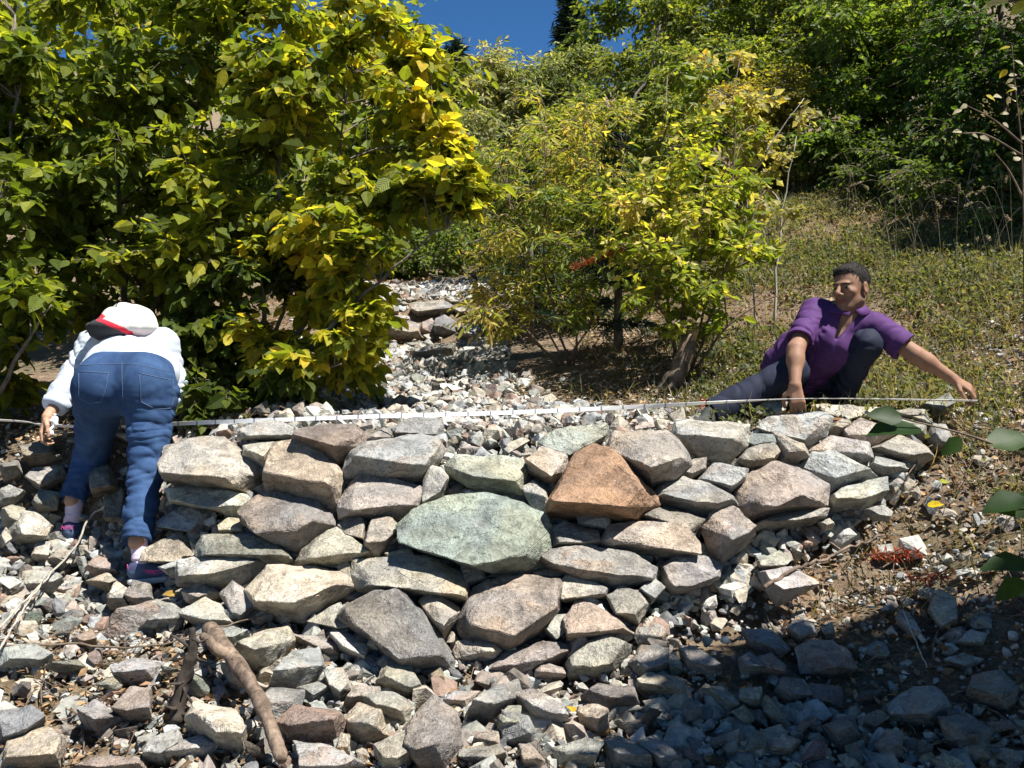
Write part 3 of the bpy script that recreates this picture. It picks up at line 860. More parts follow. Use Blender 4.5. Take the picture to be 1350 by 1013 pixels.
# ------------------------------------------------------------------ leaves, grass, shrubs and trees
TB_V = np.array([(0,0,0),(.33,0,-.02),(.68,0,-.03),(1,0,-.12),(.10,.17,.03),(.36,.33,.07),(.74,.2,.02),(.10,-.17,.03),(.36,-.33,.07),(.74,-.2,.02)], float)
TB_Q = np.array([(0,1,5,4),(1,2,6,5),(1,0,7,8),(2,1,8,9)]); TB_T = np.array([(2,3,6),(3,2,9)])
TS_V = np.array([(0,0,0),(.45,.27,.07),(1,0,-.05),(.45,-.27,.07)], float); TS_T = np.array([(0,2,1),(0,3,2)])
TL_V = np.array([(0,0,0),(.3,.11,.02),(.7,.10,-.02),(1,0,-.14),(.7,-.10,-.02),(.3,-.11,.02),(.5,0,-.03)], float)
TL_T = np.array([(0,6,1),(1,6,2),(2,6,3),(3,6,4),(4,6,5),(5,6,0)])
TG_V = np.array([(0,.5,0),(0,-.5,0),(.4,.42,.0),(.4,-.42,0),(.75,.28,-.12),(.75,-.28,-.12),(1,0,-.32)], float)
TG_Q = np.array([(0,1,3,2),(2,3,5,4)]); TG_T = np.array([(4,5,6)])
def norm(v):
    return v / (np.linalg.norm(v, axis=-1)[..., None] + 1e-9)
def leaf_batch(pos, d, up, size, col, kind='S', width=None):
    """pos (n,3) leaf bases, d directions, up rough normals, size (n,), col (n,3) -> V, faces, colours, uv"""
    V0, Q0, T0 = {'B': (TB_V, TB_Q, TB_T), 'S': (TS_V, None, TS_T), 'L': (TL_V, None, TL_T), 'G': (TG_V, TG_Q, TG_T)}[kind]
    n = len(pos)
    d = norm(d); s = norm(np.cross(up, d)); w = np.cross(d, s)
    wd = size if width is None else width
    V = pos[:, None] + d[:, None] * (V0[None, :, 0:1] * size[:, None, None]) + s[:, None] * (V0[None, :, 1:2] * wd[:, None, None]) + w[:, None] * (V0[None, :, 2:3] * size[:, None, None])
    k = len(V0); off = (np.arange(n) * k)[:, None, None]
    fs = []
    if Q0 is not None: fs.append((Q0[None] + off).reshape(-1, 4))
    fs.append((T0[None] + off).reshape(-1, 3))
    return V.reshape(-1, 3), fs, np.repeat(col, k, axis=0), np.tile(V0[:, :2], (n, 1))
def leaf_mesh(name, *a, **k):
    V, fs, c, uv = leaf_batch(*a, **k)
    return np_mesh(name, V, fs, False, c, uv)
def rdir(n, up=0.0):
    v = RNG.normal(0, 1, (n, 3)); v[:, 2] += up
    return norm(v)
def catmull(p, m=5):
    p = [np.array(q, float) for q in p]
    if len(p) < 3: return np.array([p[0] + (p[-1] - p[0]) * t for t in np.linspace(0, 1, m + 1)])
    q = [2 * p[0] - p[1]] + p + [2 * p[-1] - p[-2]]
    out = []
    for i in range(1, len(q) - 2):
        for t in np.linspace(0, 1, m, endpoint=False):
            a, b, c, d = q[i - 1], q[i], q[i + 1], q[i + 2]
            out.append(.5 * ((2 * b) + (c - a) * t + (2 * a - 5 * b + 4 * c - d) * t * t + (3 * b - a - 3 * c + d) * t ** 3))
    out.append(p[-1])
    return np.array(out)

def pal_cols(n, pos, cols, clump=1.2, seed=0, jit=.18):
    """leaf colours: a palette mixed by smooth patches and by chance"""
    cols = np.array(cols); k = len(cols)
    t = fbm(pos * clump, 2, seed) * 0.6 + RNG.normal(0, .27, n) + 0.45
    t = np.clip(t, 0, .999) * (k - 1)
    i = np.floor(t).astype(int); f = (t - i)[:, None]
    c = cols[i] * (1 - f) + cols[np.minimum(i + 1, k - 1)] * f
    return c * RNG.uniform(1 - jit, 1 + jit, (n, 1))

def plant(name, base, stems, clumps, leaf, cols, mats, label, cat, group=None, kind='B', twigs=14, per=9, sr=.018, seed=0, clump=1.2, flat=.7, droop=.1, names=('trunk', 'crown'), tw_r=.0026, width=None, twig_n=3):
    """stems: list of point lists; clumps: (centre, radii); twigs leave branches inside every clump and carry the leaves"""
    base = Vector(base)
    rt = empty(name, base); tag(rt, label, cat, group)
    wood = Bag(); SP = []
    for st in stems:
        c = catmull(st, 5)
        c[1:-1] += RNG.normal(0, .012, (len(c) - 2, 3)) * np.linalg.norm(c[-1] - c[0]) * .5
        r0 = sr * random.uniform(.7, 1.15)
        wood.tube(c, np.linspace(r0, r0 * .25, len(c)), 6, .12)
        SP.append(np.hstack([c, np.linspace(r0, r0 * .25, len(c))[:, None]]))
    SPa = np.vstack(SP)
    T0, T1 = [], []
    for ctr, rad in clumps:
        ctr = np.array(ctr[:]); rad = np.array(rad, float)
        w = np.linalg.norm(SPa[:, :3] - ctr, axis=1) + np.maximum(0, SPa[:, 2] - ctr[2] + .1) * 1.5
        a = SPa[np.argmin(w)]
        mid = (a[:3] + ctr) / 2 + np.array([0, 0, .12]) * np.linalg.norm(ctr - a[:3]) + RNG.normal(0, .03, 3)
        br = catmull([a[:3], mid, ctr], 4)
        wood.tube(br, np.linspace(min(a[3] * .7, .012), .003, len(br)), 4, .1)
        nt_ = twigs
        T1.append(ctr + norm(RNG.normal(0, 1, (nt_, 3))) * (RNG.uniform(0, 1, (nt_, 1)) ** .33) * rad)
        T0.append(br[RNG.integers(len(br) // 2, len(br), nt_)])
    p0 = np.vstack(T0); p1 = np.vstack(T1); L = np.linalg.norm(p1 - p0, axis=1)[:, None]
    pm = (p0 + p1) / 2 + np.array([0, 0, .14]) * L + RNG.normal(0, 1, p0.shape) * .07 * L; p1 = p1 - np.array([0, 0, droop]) * L
    def bez(t):
        return p0[:, None] * ((1 - t) ** 2)[..., None] + pm[:, None] * (2 * t * (1 - t))[..., None] + p1[:, None] * (t ** 2)[..., None]
    def dbez(t):
        return 2 * (1 - t)[..., None] * (pm - p0)[:, None] + 2 * t[..., None] * (p1 - pm)[:, None]
    nt2 = len(p0); tt = np.tile(np.linspace(0, 1, 5), (nt2, 1))
    C = bez(tt); D = norm(dbez(tt)); a_ = norm(np.cross(D, np.array([.13, .2, .97]))); b_ = np.cross(D, a_)
    ang = np.linspace(0, 2 * np.pi, 3, endpoint=False); rr_ = np.linspace(tw_r, tw_r * .4, 5)[None, :, None, None]
    VV = C[:, :, None] + (np.cos(ang)[None, None, :, None] * a_[:, :, None] + np.sin(ang)[None, None, :, None] * b_[:, :, None]) * rr_
    ii_ = (np.arange(nt2) * 15)[:, None, None] + (np.arange(4) * 3)[None, :, None]; j_ = np.arange(3)[None, None, :]; j2_ = (j_ + 1) % 3
    wood.add(VV.reshape(-1, 3), np.stack(np.broadcast_arrays(ii_ + j_, ii_ + j2_, ii_ + 3 + j2_, ii_ + 3 + j_), -1).reshape(-1, 4))
    t = np.tile(np.linspace(.12, 1, per), (nt2, 1)) + RNG.normal(0, .03, (nt2, per)); t = np.clip(t, 0, 1)
    q = bez(t); ax = norm(dbez(t)); sd = norm(np.cross(ax, np.array([0, 0, 1.]))) * np.where(np.arange(per) % 2, 1, -1)[None, :, None]
    dd = ax * .55 + sd * RNG.uniform(.5, 1.1, (nt2, per, 1)) + RNG.normal(0, .28, (nt2, per, 3)); dd[:, -1] = ax[:, -1]
    dd[..., 2] -= RNG.uniform(0, .6, (nt2, per))
    LD = [dd.reshape(-1, 3)]; LP = [(q + norm(dd) * leaf * .12).reshape(-1, 3)]
    LP = np.vstack(LP); LD = np.vstack(LD); n = len(LP)
    up = np.array([0, 0, 1.]) + RNG.normal(0, flat, (n, 3))
    c = pal_cols(n, LP, cols, clump, seed)
    sz = leaf * np.clip(RNG.normal(1, .32, n), .35, 1.8)
    t_ = link(names[0], wood.mesh(names[0]), mats[0], rt)
    l_ = link(names[1], leaf_mesh(names[1], LP, LD, up, sz, c, kind, width=None if width is None else sz * width), mats[1], rt)
    rt['n_leaves'] = n
    return rt

def rclumps(regions, r=random):
    """regions: (px0, py0, px1, py1, Y0, Y1, count, radius) -> clumps at random inside a block of air"""
    out = []
    for x0, y0, x1, y1, a, b, n, rad in regions:
        for k in range(n):
            Y = r.uniform(a, b)
            out.append((P(r.uniform(x0, x1), r.uniform(y0, y1), Y), (rad * r.uniform(.7, 1.25), rad * r.uniform(.7, 1.25), rad * r.uniform(.45, .8))))
    return out
def gp(px, py, Y):
    """point on the ground below P(px, py, Y)"""
    p = P(px, py, Y); p.z = float(G(p.x, p.y)[0]) - .02
    return p

YG = [(.075, .11, .018), (.13, .17, .024), (.20, .235, .028), (.31, .32, .035), (.46, .42, .05), (.52, .40, .05)]
YL = [(.14, .20, .03), (.22, .28, .04), (.36, .39, .06), (.52, .47, .10), (.55, .45, .20)]
GY_ = [(.045, .075, .02), (.075, .11, .03), (.12, .15, .05), (.22, .23, .10), (.34, .32, .18)]
DG = [(.06, .10, .022), (.095, .15, .03), (.14, .20, .038), (.22, .27, .06)]
random.seed(21)
# --- the broad-leaved thicket on the left bank: five shrubs
plant('broadleaf_shrub', gp(330, 545, 4.9), [[gp(330, 545, 4.9), P(370, 430, 4.9), P(430, 250, 5.0), P(470, 60, 5.1)],
      [gp(335, 545, 4.95), P(400, 420, 4.8), P(490, 280, 4.8), P(570, 150, 4.8)], [gp(325, 548, 4.9), P(350, 380, 5.0), P(370, 200, 5.2), P(390, 20, 5.3)],
      [gp(340, 548, 4.85), P(420, 450, 4.6), P(500, 370, 4.5), P(590, 300, 4.5)], [gp(338, 548, 4.85), P(400, 500, 4.6), P(450, 480, 4.4)]],
      rclumps([(330, -40, 520, 110, 4.6, 5.8, 15, .26), (340, 90, 600, 250, 4.5, 5.8, 22, .28), (370, 240, 500, 340, 4.4, 5.4, 13, .25), (500, 230, 590, 285, 4.5, 5.3, 6, .2), (300, 330, 500, 440, 4.5, 5.2, 14, .2), (340, 420, 510, 500, 4.4, 5.0, 8, .15), (440, 380, 500, 470, 4.4, 4.8, 4, .13), (520, 40, 570, 110, 4.8, 5.2, 4, .14), (560, 150, 625, 250, 4.6, 5.2, 7, .15), (590, 220, 640, 290, 4.5, 5.0, 5, .13)]),
      .070, YG, (M_bark, M_leafbig), 'broad-leaved shrub fanning out over the gully with leaves turning yellow at the tips', 'shrub', 'broad-leaved shrubs of the left bank', twigs=14, per=11, sr=.02, seed=3)
plant('broadleaf_shrub', gp(160, 500, 5.3), [[gp(160, 520, 5.3), P(165, 380, 5.3), P(150, 200, 5.4), P(150, 0, 5.5)], [gp(170, 520, 5.2), P(210, 380, 5.2), P(260, 200, 5.3), P(290, 10, 5.4)],
      [gp(150, 520, 5.3), P(120, 380, 5.1), P(70, 230, 5.1), P(60, 60, 5.2)], [gp(165, 520, 5.2), P(230, 420, 5.0), P(290, 330, 4.9)]],
      rclumps([(60, -40, 330, 100, 4.8, 6.0, 21, .27), (30, 80, 350, 240, 4.6, 5.8, 30, .27), (30, 220, 350, 380, 4.5, 5.6, 27, .26)]),
      .074, YG[:5], (M_bark, M_leafbig), 'tall green-leaved shrub rising behind the stooping person', 'shrub', 'broad-leaved shrubs of the left bank', twigs=12, per=10, sr=.022, seed=5)
plant('broadleaf_shrub', gp(-40, 540, 4.7), [[gp(-40, 560, 4.7), P(-20, 400, 4.6), P(10, 200, 4.7), P(20, 20, 4.9)], [gp(-60, 560, 4.7), P(-60, 380, 4.6), P(-40, 180, 4.7)], [gp(-40, 560, 4.6), P(20, 480, 4.45), P(70, 400, 4.4)]],
      rclumps([(-120, -40, 70, 180, 4.5, 5.6, 22, .24), (-130, 160, 60, 400, 4.3, 5.3, 26, .22), (-80, 380, 75, 530, 4.45, 5.0, 16, .15)]),
      .080, YG[:5], (M_bark, M_leafbig), 'leafy shrub at the picture edge beside the hand of the stooping person', 'shrub', 'broad-leaved shrubs of the left bank', twigs=11, per=9, sr=.02, seed=8)
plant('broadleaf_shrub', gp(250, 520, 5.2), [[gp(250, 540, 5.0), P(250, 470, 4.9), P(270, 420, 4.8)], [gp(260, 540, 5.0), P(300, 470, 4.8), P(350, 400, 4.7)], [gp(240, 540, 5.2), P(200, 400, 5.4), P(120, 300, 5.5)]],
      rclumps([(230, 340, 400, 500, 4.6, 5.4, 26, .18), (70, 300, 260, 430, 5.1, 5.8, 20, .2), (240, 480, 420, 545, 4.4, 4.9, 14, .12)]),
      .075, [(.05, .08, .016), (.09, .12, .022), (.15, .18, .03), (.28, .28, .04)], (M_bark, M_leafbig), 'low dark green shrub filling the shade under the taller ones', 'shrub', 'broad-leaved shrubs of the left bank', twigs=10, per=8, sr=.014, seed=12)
plant('broadleaf_tree', gp(120, 470, 8), [[gp(120, 470, 8), P(130, 250, 8), P(150, 0, 8.2)], [gp(110, 470, 8), P(40, 250, 8), P(0, 0, 8.2)], [gp(130, 470, 8), P(260, 300, 8), P(330, 60, 8.2)]],
      rclumps([(-150, -80, 260, 120, 7.2, 9, 26, .5), (-150, 100, 360, 400, 7, 9, 46, .5), (330, 100, 420, 300, 7, 8.5, 10, .35)]),
      .10, DG + [(.2, .22, .03)], (M_bark, M_leaf), 'shaded green tree standing behind the left-bank shrubs', 'tree', kind='S', twigs=14, per=10, sr=.06, seed=13)
# --- middle shrubs with narrow yellow leaves
plant('yellow_shrub', gp(745, 462, 6.2), [[gp(745, 465, 6.2), P(700, 380, 6.2), P(670, 250, 6.2)], [gp(750, 465, 6.2), P(720, 360, 6.1), P(720, 170, 6.2)], [gp(755, 465, 6.2), P(770, 380, 6.0), P(790, 250, 6.0), P(770, 110, 6.1)],
      [gp(740, 465, 6.2), P(680, 420, 5.9), P(630, 370, 5.9)], [gp(750, 465, 6.2), P(800, 360, 6.3), P(830, 150, 6.4)]],
      rclumps([(610, 200, 760, 330, 5.8, 6.9, 30, .24), (620, 320, 780, 430, 5.7, 6.6, 26, .22), (690, 130, 850, 240, 5.8, 6.9, 26, .24), (740, 230, 900, 340, 5.8, 6.8, 24, .22), (610, 380, 680, 440, 5.9, 6.4, 7, .16)]),
      .062, [(.12, .18, .035), (.22, .28, .05), (.34, .36, .07), (.50, .44, .12), (.48, .36, .14)], (M_twig, M_leaf), 'thin-stemmed shrub with drooping yellow leaves beside the gravel bed', 'shrub', 'yellowing shrubs in the middle of the slope', kind='L', twigs=8, per=8, sr=.010, seed=31, clump=1.5, flat=1.1, droop=.08)
plant('yellow_shrub', gp(900, 480, 5.5), [[gp(900, 480, 5.5), P(905, 380, 5.4), P(930, 230, 5.4)], [gp(905, 480, 5.5), P(860, 370, 5.4), P(820, 260, 5.5)], [gp(905, 480, 5.5), P(950, 380, 5.4), P(985, 300, 5.4), P(1010, 250, 5.5)],
      [gp(895, 480, 5.5), P(880, 350, 5.5), P(880, 100, 5.6)], [gp(895, 480, 5.5), P(950, 330, 5.6), P(975, 80, 5.7)], [gp(905, 480, 5.5), P(960, 430, 5.3), P(1040, 380, 5.3)]],
      rclumps([(790, 240, 930, 340, 5.1, 6.0, 30, .2), (820, 320, 960, 400, 5.0, 5.8, 22, .18), (850, 160, 1000, 260, 5.2, 6.2, 20, .2), (880, 90, 990, 160, 5.4, 6, 6, .12), (930, 250, 1000, 340, 5.1, 5.8, 13, .16), (860, 390, 960, 440, 5.2, 5.6, 6, .13), (985, 300, 1020, 350, 5.2, 5.4, 2, .1)]),
      .058, YL, (M_twig, M_leaf), 'bright yellow shrub over the broken stump by the crouching person', 'shrub', 'yellowing shrubs in the middle of the slope', kind='S', twigs=7, per=8, sr=.010, seed=36, clump=1.5, flat=1.1, droop=-.05)
plant('aspen_sapling', gp(1000, 420, 6.3), [[gp(1000, 420, 6.3), P(985, 300, 6.2), P(978, 170, 6.2), P(960, 100, 6.2)], [P(985, 260, 6.2), P(1010, 200, 6.1), P(1060, 130, 6.1)], [gp(1020, 420, 6.3), P(1030, 300, 6.3), P(1050, 180, 6.3)]],
      rclumps([(960, 110, 1060, 200, 5.9, 6.5, 9, .16), (970, 190, 1070, 280, 5.9, 6.5, 10, .15), (900, 60, 980, 140, 6, 6.5, 4, .14)]),
      .055, [(.2, .22, .05), (.36, .33, .12), (.45, .42, .24), (.4, .3, .06)], (M_palebark, M_leaf), 'slender pale-barked sapling with round whitish-yellow leaves above the crouching person', 'sapling', kind='S', twigs=7, per=7, sr=.010, seed=41, flat=1.0, width=1.3)
plant('green_shrub', gp(690, 400, 8.8), [[gp(690, 400, 8.8), P(680, 330, 8.8), P(670, 250, 8.9)], [gp(700, 400, 8.6), P(710, 350, 8.4), P(720, 300, 8.4)]],
      rclumps([(650, 300, 750, 400, 8.0, 9.0, 16, .26), (600, 200, 740, 300, 9.0, 10.5, 20, .3), (700, 330, 800, 420, 7.6, 8.4, 14, .26)]),
      .05, [(.05, .09, .03), (.09, .13, .04), (.16, .18, .05), (.26, .24, .07)], (M_twig, M_leaf), 'green bushy shrub at the edge of the far stone wall', 'shrub', kind='S', twigs=16, per=10, sr=.014, seed=44)

# --- conifers
def conifer(name, base, height, rad, label, group=None, seed=0, cols=None, levels=16, blue=False, leafs=.05, nb=9, low=.15, per=26):
    base = Vector(base); rt = empty(name, base); tag(rt, label, 'fir tree', group)
    wood = Bag(); top = base + Vector((0, 0, height))
    wood.tube([base, base.lerp(top, .5), top], [height * .018 + .006, height * .011 + .004, .004], 6, .1)
    LP, LD = [], []
    for k in range(levels):
        t = low + (1 - low) * (k / (levels - 1)) ** .9
        R = rad * (1 - t) ** .8 * random.uniform(.8, 1.1) + rad * .05
        for j in range(nb):
            a = random.uniform(0, 6.28); R2 = R * random.uniform(.65, 1.1)
            p0 = np.array(base.lerp(top, t)[:]); d = np.array([math.cos(a), math.sin(a), 0])
            br = catmull([p0, p0 + d * R2 * .5 + np.array([0, 0, .02 * R2]), p0 + d * R2 + np.array([0, 0, -.18 * R2])], 3)
            wood.tube(br, np.linspace(.006 * height ** .5, .002, len(br)), 3, 0, cap=False)
            m = max(6, int(per * (R2 / rad + .2)))
            tt = RNG.uniform(.12, 1, m) * (len(br) - 1); i = np.minimum(tt.astype(int), len(br) - 2); f = (tt - i)[:, None]
            q = br[i] * (1 - f) + br[i + 1] * f
            sd = np.cross(d, [0, 0, 1.]) * RNG.choice([-1, 1], m)[:, None]
            dd = d * .7 + sd * RNG.uniform(.3, 1, (m, 1)) + RNG.normal(0, .18, (m, 3))
            LP.append(q); LD.append(dd)
    LP = np.vstack(LP); LD = np.vstack(LD); n = len(LP)
    c = pal_cols(n, LP, cols or [(.012, .03, .014), (.02, .045, .02), (.035, .07, .03)], 2, seed)
    link('trunk', wood.mesh('trunk'), M_bark, rt)
    # every sprig is a flat spray of needles: long narrow leaflets
    sp = 5
    off = RNG.normal(0, leafs * .25, (n, sp, 3)); LPx = (LP[:, None] + off).reshape(-1, 3)
    LDx = (LD[:, None] + RNG.normal(0, .45, (n, sp, 3))).reshape(-1, 3)
    sz = leafs * RNG.uniform(.7, 1.3, n * sp)
    link('crown', leaf_mesh('crown', LPx, LDx, np.array([0, 0, 1.]) + RNG.normal(0, .5, (n * sp, 3)), sz, np.repeat(c, sp, 0), 'S', width=sz * .35), M_needle, rt)
    return rt
conifer('fir_sapling', gp(815, 470, 6.6), 1.75, .62, 'small dark green fir standing between the two yellow shrubs', None, 51, [(.016, .045, .03), (.03, .07, .045), (.05, .10, .06)], 13, leafs=.06, nb=9, low=.12, per=22)
conifer('fir_sapling', gp(700, 440, 7.6), 1.5, .5, 'thin bluish fir partly hidden behind the left yellow shrub', None, 52, [(.02, .05, .035), (.04, .08, .055)], 10, leafs=.06, nb=7, per=18)
def cb(px, pyt, Y, h): # base for a tree whose top shows at px, pyt
    p = P(px, pyt, Y); p.z -= h; return p
conifer('distant_fir', cb(752, 2, 36, 14), 14, 3.0, 'dark fir on the skyline above the pale green trees', 'firs on the skyline', 53, [(.012, .03, .016), (.022, .045, .022)], 34, leafs=.42, nb=9, low=.1, per=20)
conifer('distant_fir', cb(600, 66, 34, 13), 13, 2.6, 'bluish fir on the skyline beside the tips of the yellowing shrub', 'firs on the skyline', 54, [(.012, .03, .02), (.022, .045, .03)], 32, leafs=.40, nb=9, low=.1, per=18)
conifer('distant_fir', cb(430, 110, 26, 11), 11, 2.4, 'grey-green fir glimpsed through the left shrubs', 'firs on the skyline', 55, [(.03, .05, .035), (.05, .075, .055)], 30, leafs=.36, nb=9, low=.1, per=16)
conifer('distant_fir', cb(165, 40, 24, 12), 12, 2.6, 'tall fir dimly seen through the upper left leaves', 'firs on the skyline', 56, [(.012, .03, .016), (.022, .045, .022)], 30, leafs=.38, nb=9, low=.1, per=16)

# --- taller trees of the hillside
def tree(name, bx, by, Y, regions, leaf, cols, label, seed, twigs=22, per=12, sr=.07, bark=None, clump=.6, group='trees of the hillside', flat=.8, cat='tree', kind='S', width=None):
    b = gp(bx, by, Y)
    cl = rclumps(regions)
    tops = sorted(cl, key=lambda c: -c[0].z)[:3] + random.sample(cl, min(4, len(cl)))
    stems = []
    for c, r_ in tops:
        m = b.lerp(c, .5); m.z += .1 * (c - b).length; m.x += (b.x - c.x) * .15
        stems.append([b, b + Vector((0, 0, .15 * (c - b).length)), m, c])
    return plant(name, b, stems, cl, leaf, cols, (bark or M_bark, M_leaf), label, cat, group, kind=kind, twigs=twigs, per=per, sr=sr, seed=seed, clump=clump, flat=flat, tw_r=.004, width=width)
tree('willow_tree', 700, 330, 14, [(640, 70, 740, 150, 13, 15, 14, .6), (600, 140, 800, 260, 12.6, 15, 34, .7), (590, 240, 760, 350, 12, 14.5, 26, .6), (780, 180, 900, 300, 11.5, 13, 16, .5), (700, 75, 790, 150, 14, 16, 12, .5), (630, 95, 680, 130, 13.5, 14.5, 3, .35)],
     .095, [(.13, .17, .06), (.20, .24, .09), (.30, .33, .14), (.46, .45, .25), (.48, .40, .2)], 'grey-green feathery tree under the open patch of sky', 61, twigs=34, per=12, flat=1.1, width=.7)
tree('willow_tree', 640, 330, 18, [(590, 110, 680, 260, 17, 19, 18, .7), (560, 180, 640, 330, 16, 19, 16, .8)],
     .12, [(.12, .15, .05), (.2, .22, .09), (.32, .32, .15)], 'pale leafy tree behind the tips of the left-bank shrub', 62, twigs=26, per=12, flat=1.1)
tree('leafy_tree', 860, 300, 13.5, [(870, -40, 990, 90, 12.5, 15, 28, .6), (800, 60, 960, 190, 12, 14.5, 28, .6), (860, 170, 960, 260, 12, 13.5, 10, .5)],
     .085, [(.09, .13, .025), (.15, .20, .035), (.24, .28, .05), (.36, .36, .09)], 'green tree cutting into the sky beside the distant fir', 63, twigs=26, per=11)
tree('leafy_tree', 1020, 260, 12.5, [(950, -60, 1110, 60, 11.5, 14, 28, .6), (960, 40, 1120, 130, 11.5, 13.5, 22, .55)],
     .08, [(.08, .12, .02), (.13, .19, .03), (.22, .27, .045), (.34, .35, .07)], 'green tree in the middle of the upper wood', 64, twigs=26, per=11)
tree('leafy_tree', 800, 320, 10.5, [(700, 120, 900, 240, 9.6, 11.5, 34, .34), (660, 220, 860, 340, 9.2, 10.8, 26, .32), (860, 60, 1000, 170, 10.2, 11.6, 20, .34)], .062, [(.10, .15, .03), (.17, .23, .04), (.28, .32, .06), (.42, .40, .10)], 'light yellow-green tree filling the slope behind the yellow shrubs', 75, twigs=24, per=11, sr=.05)
tree('yellow_bush', 1010, 245, 11, [(940, 95, 1050, 170, 10.4, 11.6, 20, .38), (950, 160, 1060, 235, 10.4, 11.4, 18, .36)],
     .055, [(.18, .18, .03), (.32, .29, .045), (.48, .40, .07), (.52, .38, .08)], 'olive-yellow bush at the foot of the upper wood', 65, twigs=26, per=11, sr=.03, cat='bush')
tree('leafy_tree', 1180, 230, 11, [(1080, -60, 1260, 60, 10, 12.5, 30, .6), (1080, 50, 1230, 150, 10, 12, 26, .5), (1060, 140, 1190, 205, 9.8, 11, 14, .4)],
     .08, [(.09, .15, .025), (.14, .22, .035), (.22, .29, .05), (.33, .37, .08)], 'bright green tree above the grassy slope', 66, twigs=26, per=11)
tree('leafy_tree', 1330, 230, 10, [(1230, -80, 1480, 80, 9, 11.5, 36, .6), (1210, 60, 1480, 190, 8.8, 11, 34, .5), (1250, 180, 1480, 280, 8.6, 10, 18, .4)],
     .075, [(.035, .08, .018), (.06, .12, .025), (.10, .18, .035), (.17, .25, .05)], 'dark green tree in the shade at the upper corner', 67, twigs=26, per=12)
tree('leafy_tree', 1620, 300, 7.6, [(1440, -260, 1720, -20, 6.6, 8.4, 26, .5), (1430, -60, 1720, 160, 6.8, 8.6, 22, .5)],
     .11, DG, 'tall tree outside the frame that shades the upper slope', 68, twigs=22, per=11)
tree('leafy_tree', 1060, 150, 22, [(760, -100, 1300, 130, 20, 24, 60, 1.3)], .2, DG + [(.12, .15, .04)], 'high trees closing the wood behind the others', 69, twigs=26, per=12)
tree('leafy_tree', 250, 300, 18, [(-100, 40, 560, 330, 16, 20, 46, 1.3), (300, 90, 580, 330, 15, 18, 30, 1.1), (560, 200, 760, 330, 17, 20, 14, 1.1)], .2, DG + [(.12, .15, .04)], 'far trees behind the left-bank shrubs', 70, twigs=22, per=12)
tree('green_shrub', 560, 340, 11.5, [(430, 290, 600, 372, 11, 12.5, 22, .4), (590, 300, 760, 370, 11, 12, 18, .4)], .07, DG, 'dark shrub closing the top of the gravel bed', 71, twigs=22, per=11, sr=.03, cat='shrub')
tree('green_shrub', 1180, 290, 9.3, [(1110, 180, 1240, 235, 9, 10, 10, .3), (1180, 215, 1400, 285, 8.0, 9.2, 24, .32), (1270, 270, 1400, 310, 7.4, 8.2, 10, .22)], .05, DG[:3], 'low dark undergrowth shrub below the wood', 72, twigs=22, per=11, sr=.02, cat='shrub')
# overhanging tree behind the camera whose shadow falls on the lower right stones
sh = Vector((3.0, 2.22, 4.4))
cl = []
for k in range(80):
    cl.append((Vector((random.uniform(2.25, 4.1), random.uniform(.95, 2.15), random.uniform(4.0, 4.7))), (.36, .36, .2)))
plant('overhanging_tree', (4.7, 2.4, float(S(4.7, 2.4)[0])), [[(4.7, 2.4, float(S(4.7, 2.4)[0])), (4.7, 2.0, 3.2), sh[:]], [(4.7, 2.4, 2.0), (4.5, 1.7, 3.7), (3.6, 1.4, 4.5)]], cl, .12, YG[:4], (M_bark, M_leaf),
      'tree leaning in from the side above the shaded stones', 'tree', kind='S', twigs=16, per=10, sr=.08, seed=80)

b_ = Vector((3.2, 2.5, float(S(3.2, 2.5)[0])))  # out-of-view shrub, added to darken the lower right rubble
cl = [(Vector((random.uniform(2.35, 3.8), random.uniform(1.4, 2.9), random.uniform(1.5, 3.6))), (.34, .34, .28)) for k in range(34)]
plant('broadleaf_shrub', b_, [[b_, (3.1, 2.4, 2.2), (2.9, 2.3, 3.4)], [b_, (3.3, 2.0, 2.2), (3.3, 1.8, 3.2)], [b_, (2.8, 2.6, 1.9), (2.6, 2.6, 2.4)]], cl, .09, YG[:4], (M_bark, M_leaf), 'unseen dense shrub added past the right edge to shade the lower rubble', 'shrub', kind='S', twigs=14, per=10, sr=.03, seed=81)
b_ = Vector((2.2, -1.6, float(S(2.2, -1.6)[0])))  # tree out of view, put in to screen sky light off the rubble
cl = [(Vector((random.uniform(-.5, 4.2), random.uniform(-3.2, .2), random.uniform(3.0, 5.6))), (.5, .5, .35)) for k in range(60)]
plant('broadleaf_tree', b_, [[b_, (2.0, -1.6, 2.2), (1.4, -1.5, 4.4)], [(2.1, -1.6, 1.5), (2.8, -1.4, 3.2), (3.2, -1.2, 4.6)]], cl, .13, YG[:4], (M_bark, M_leaf), 'unseen tree added behind the camera to block sky light', 'tree', kind='S', twigs=14, per=10, sr=.08, seed=82)
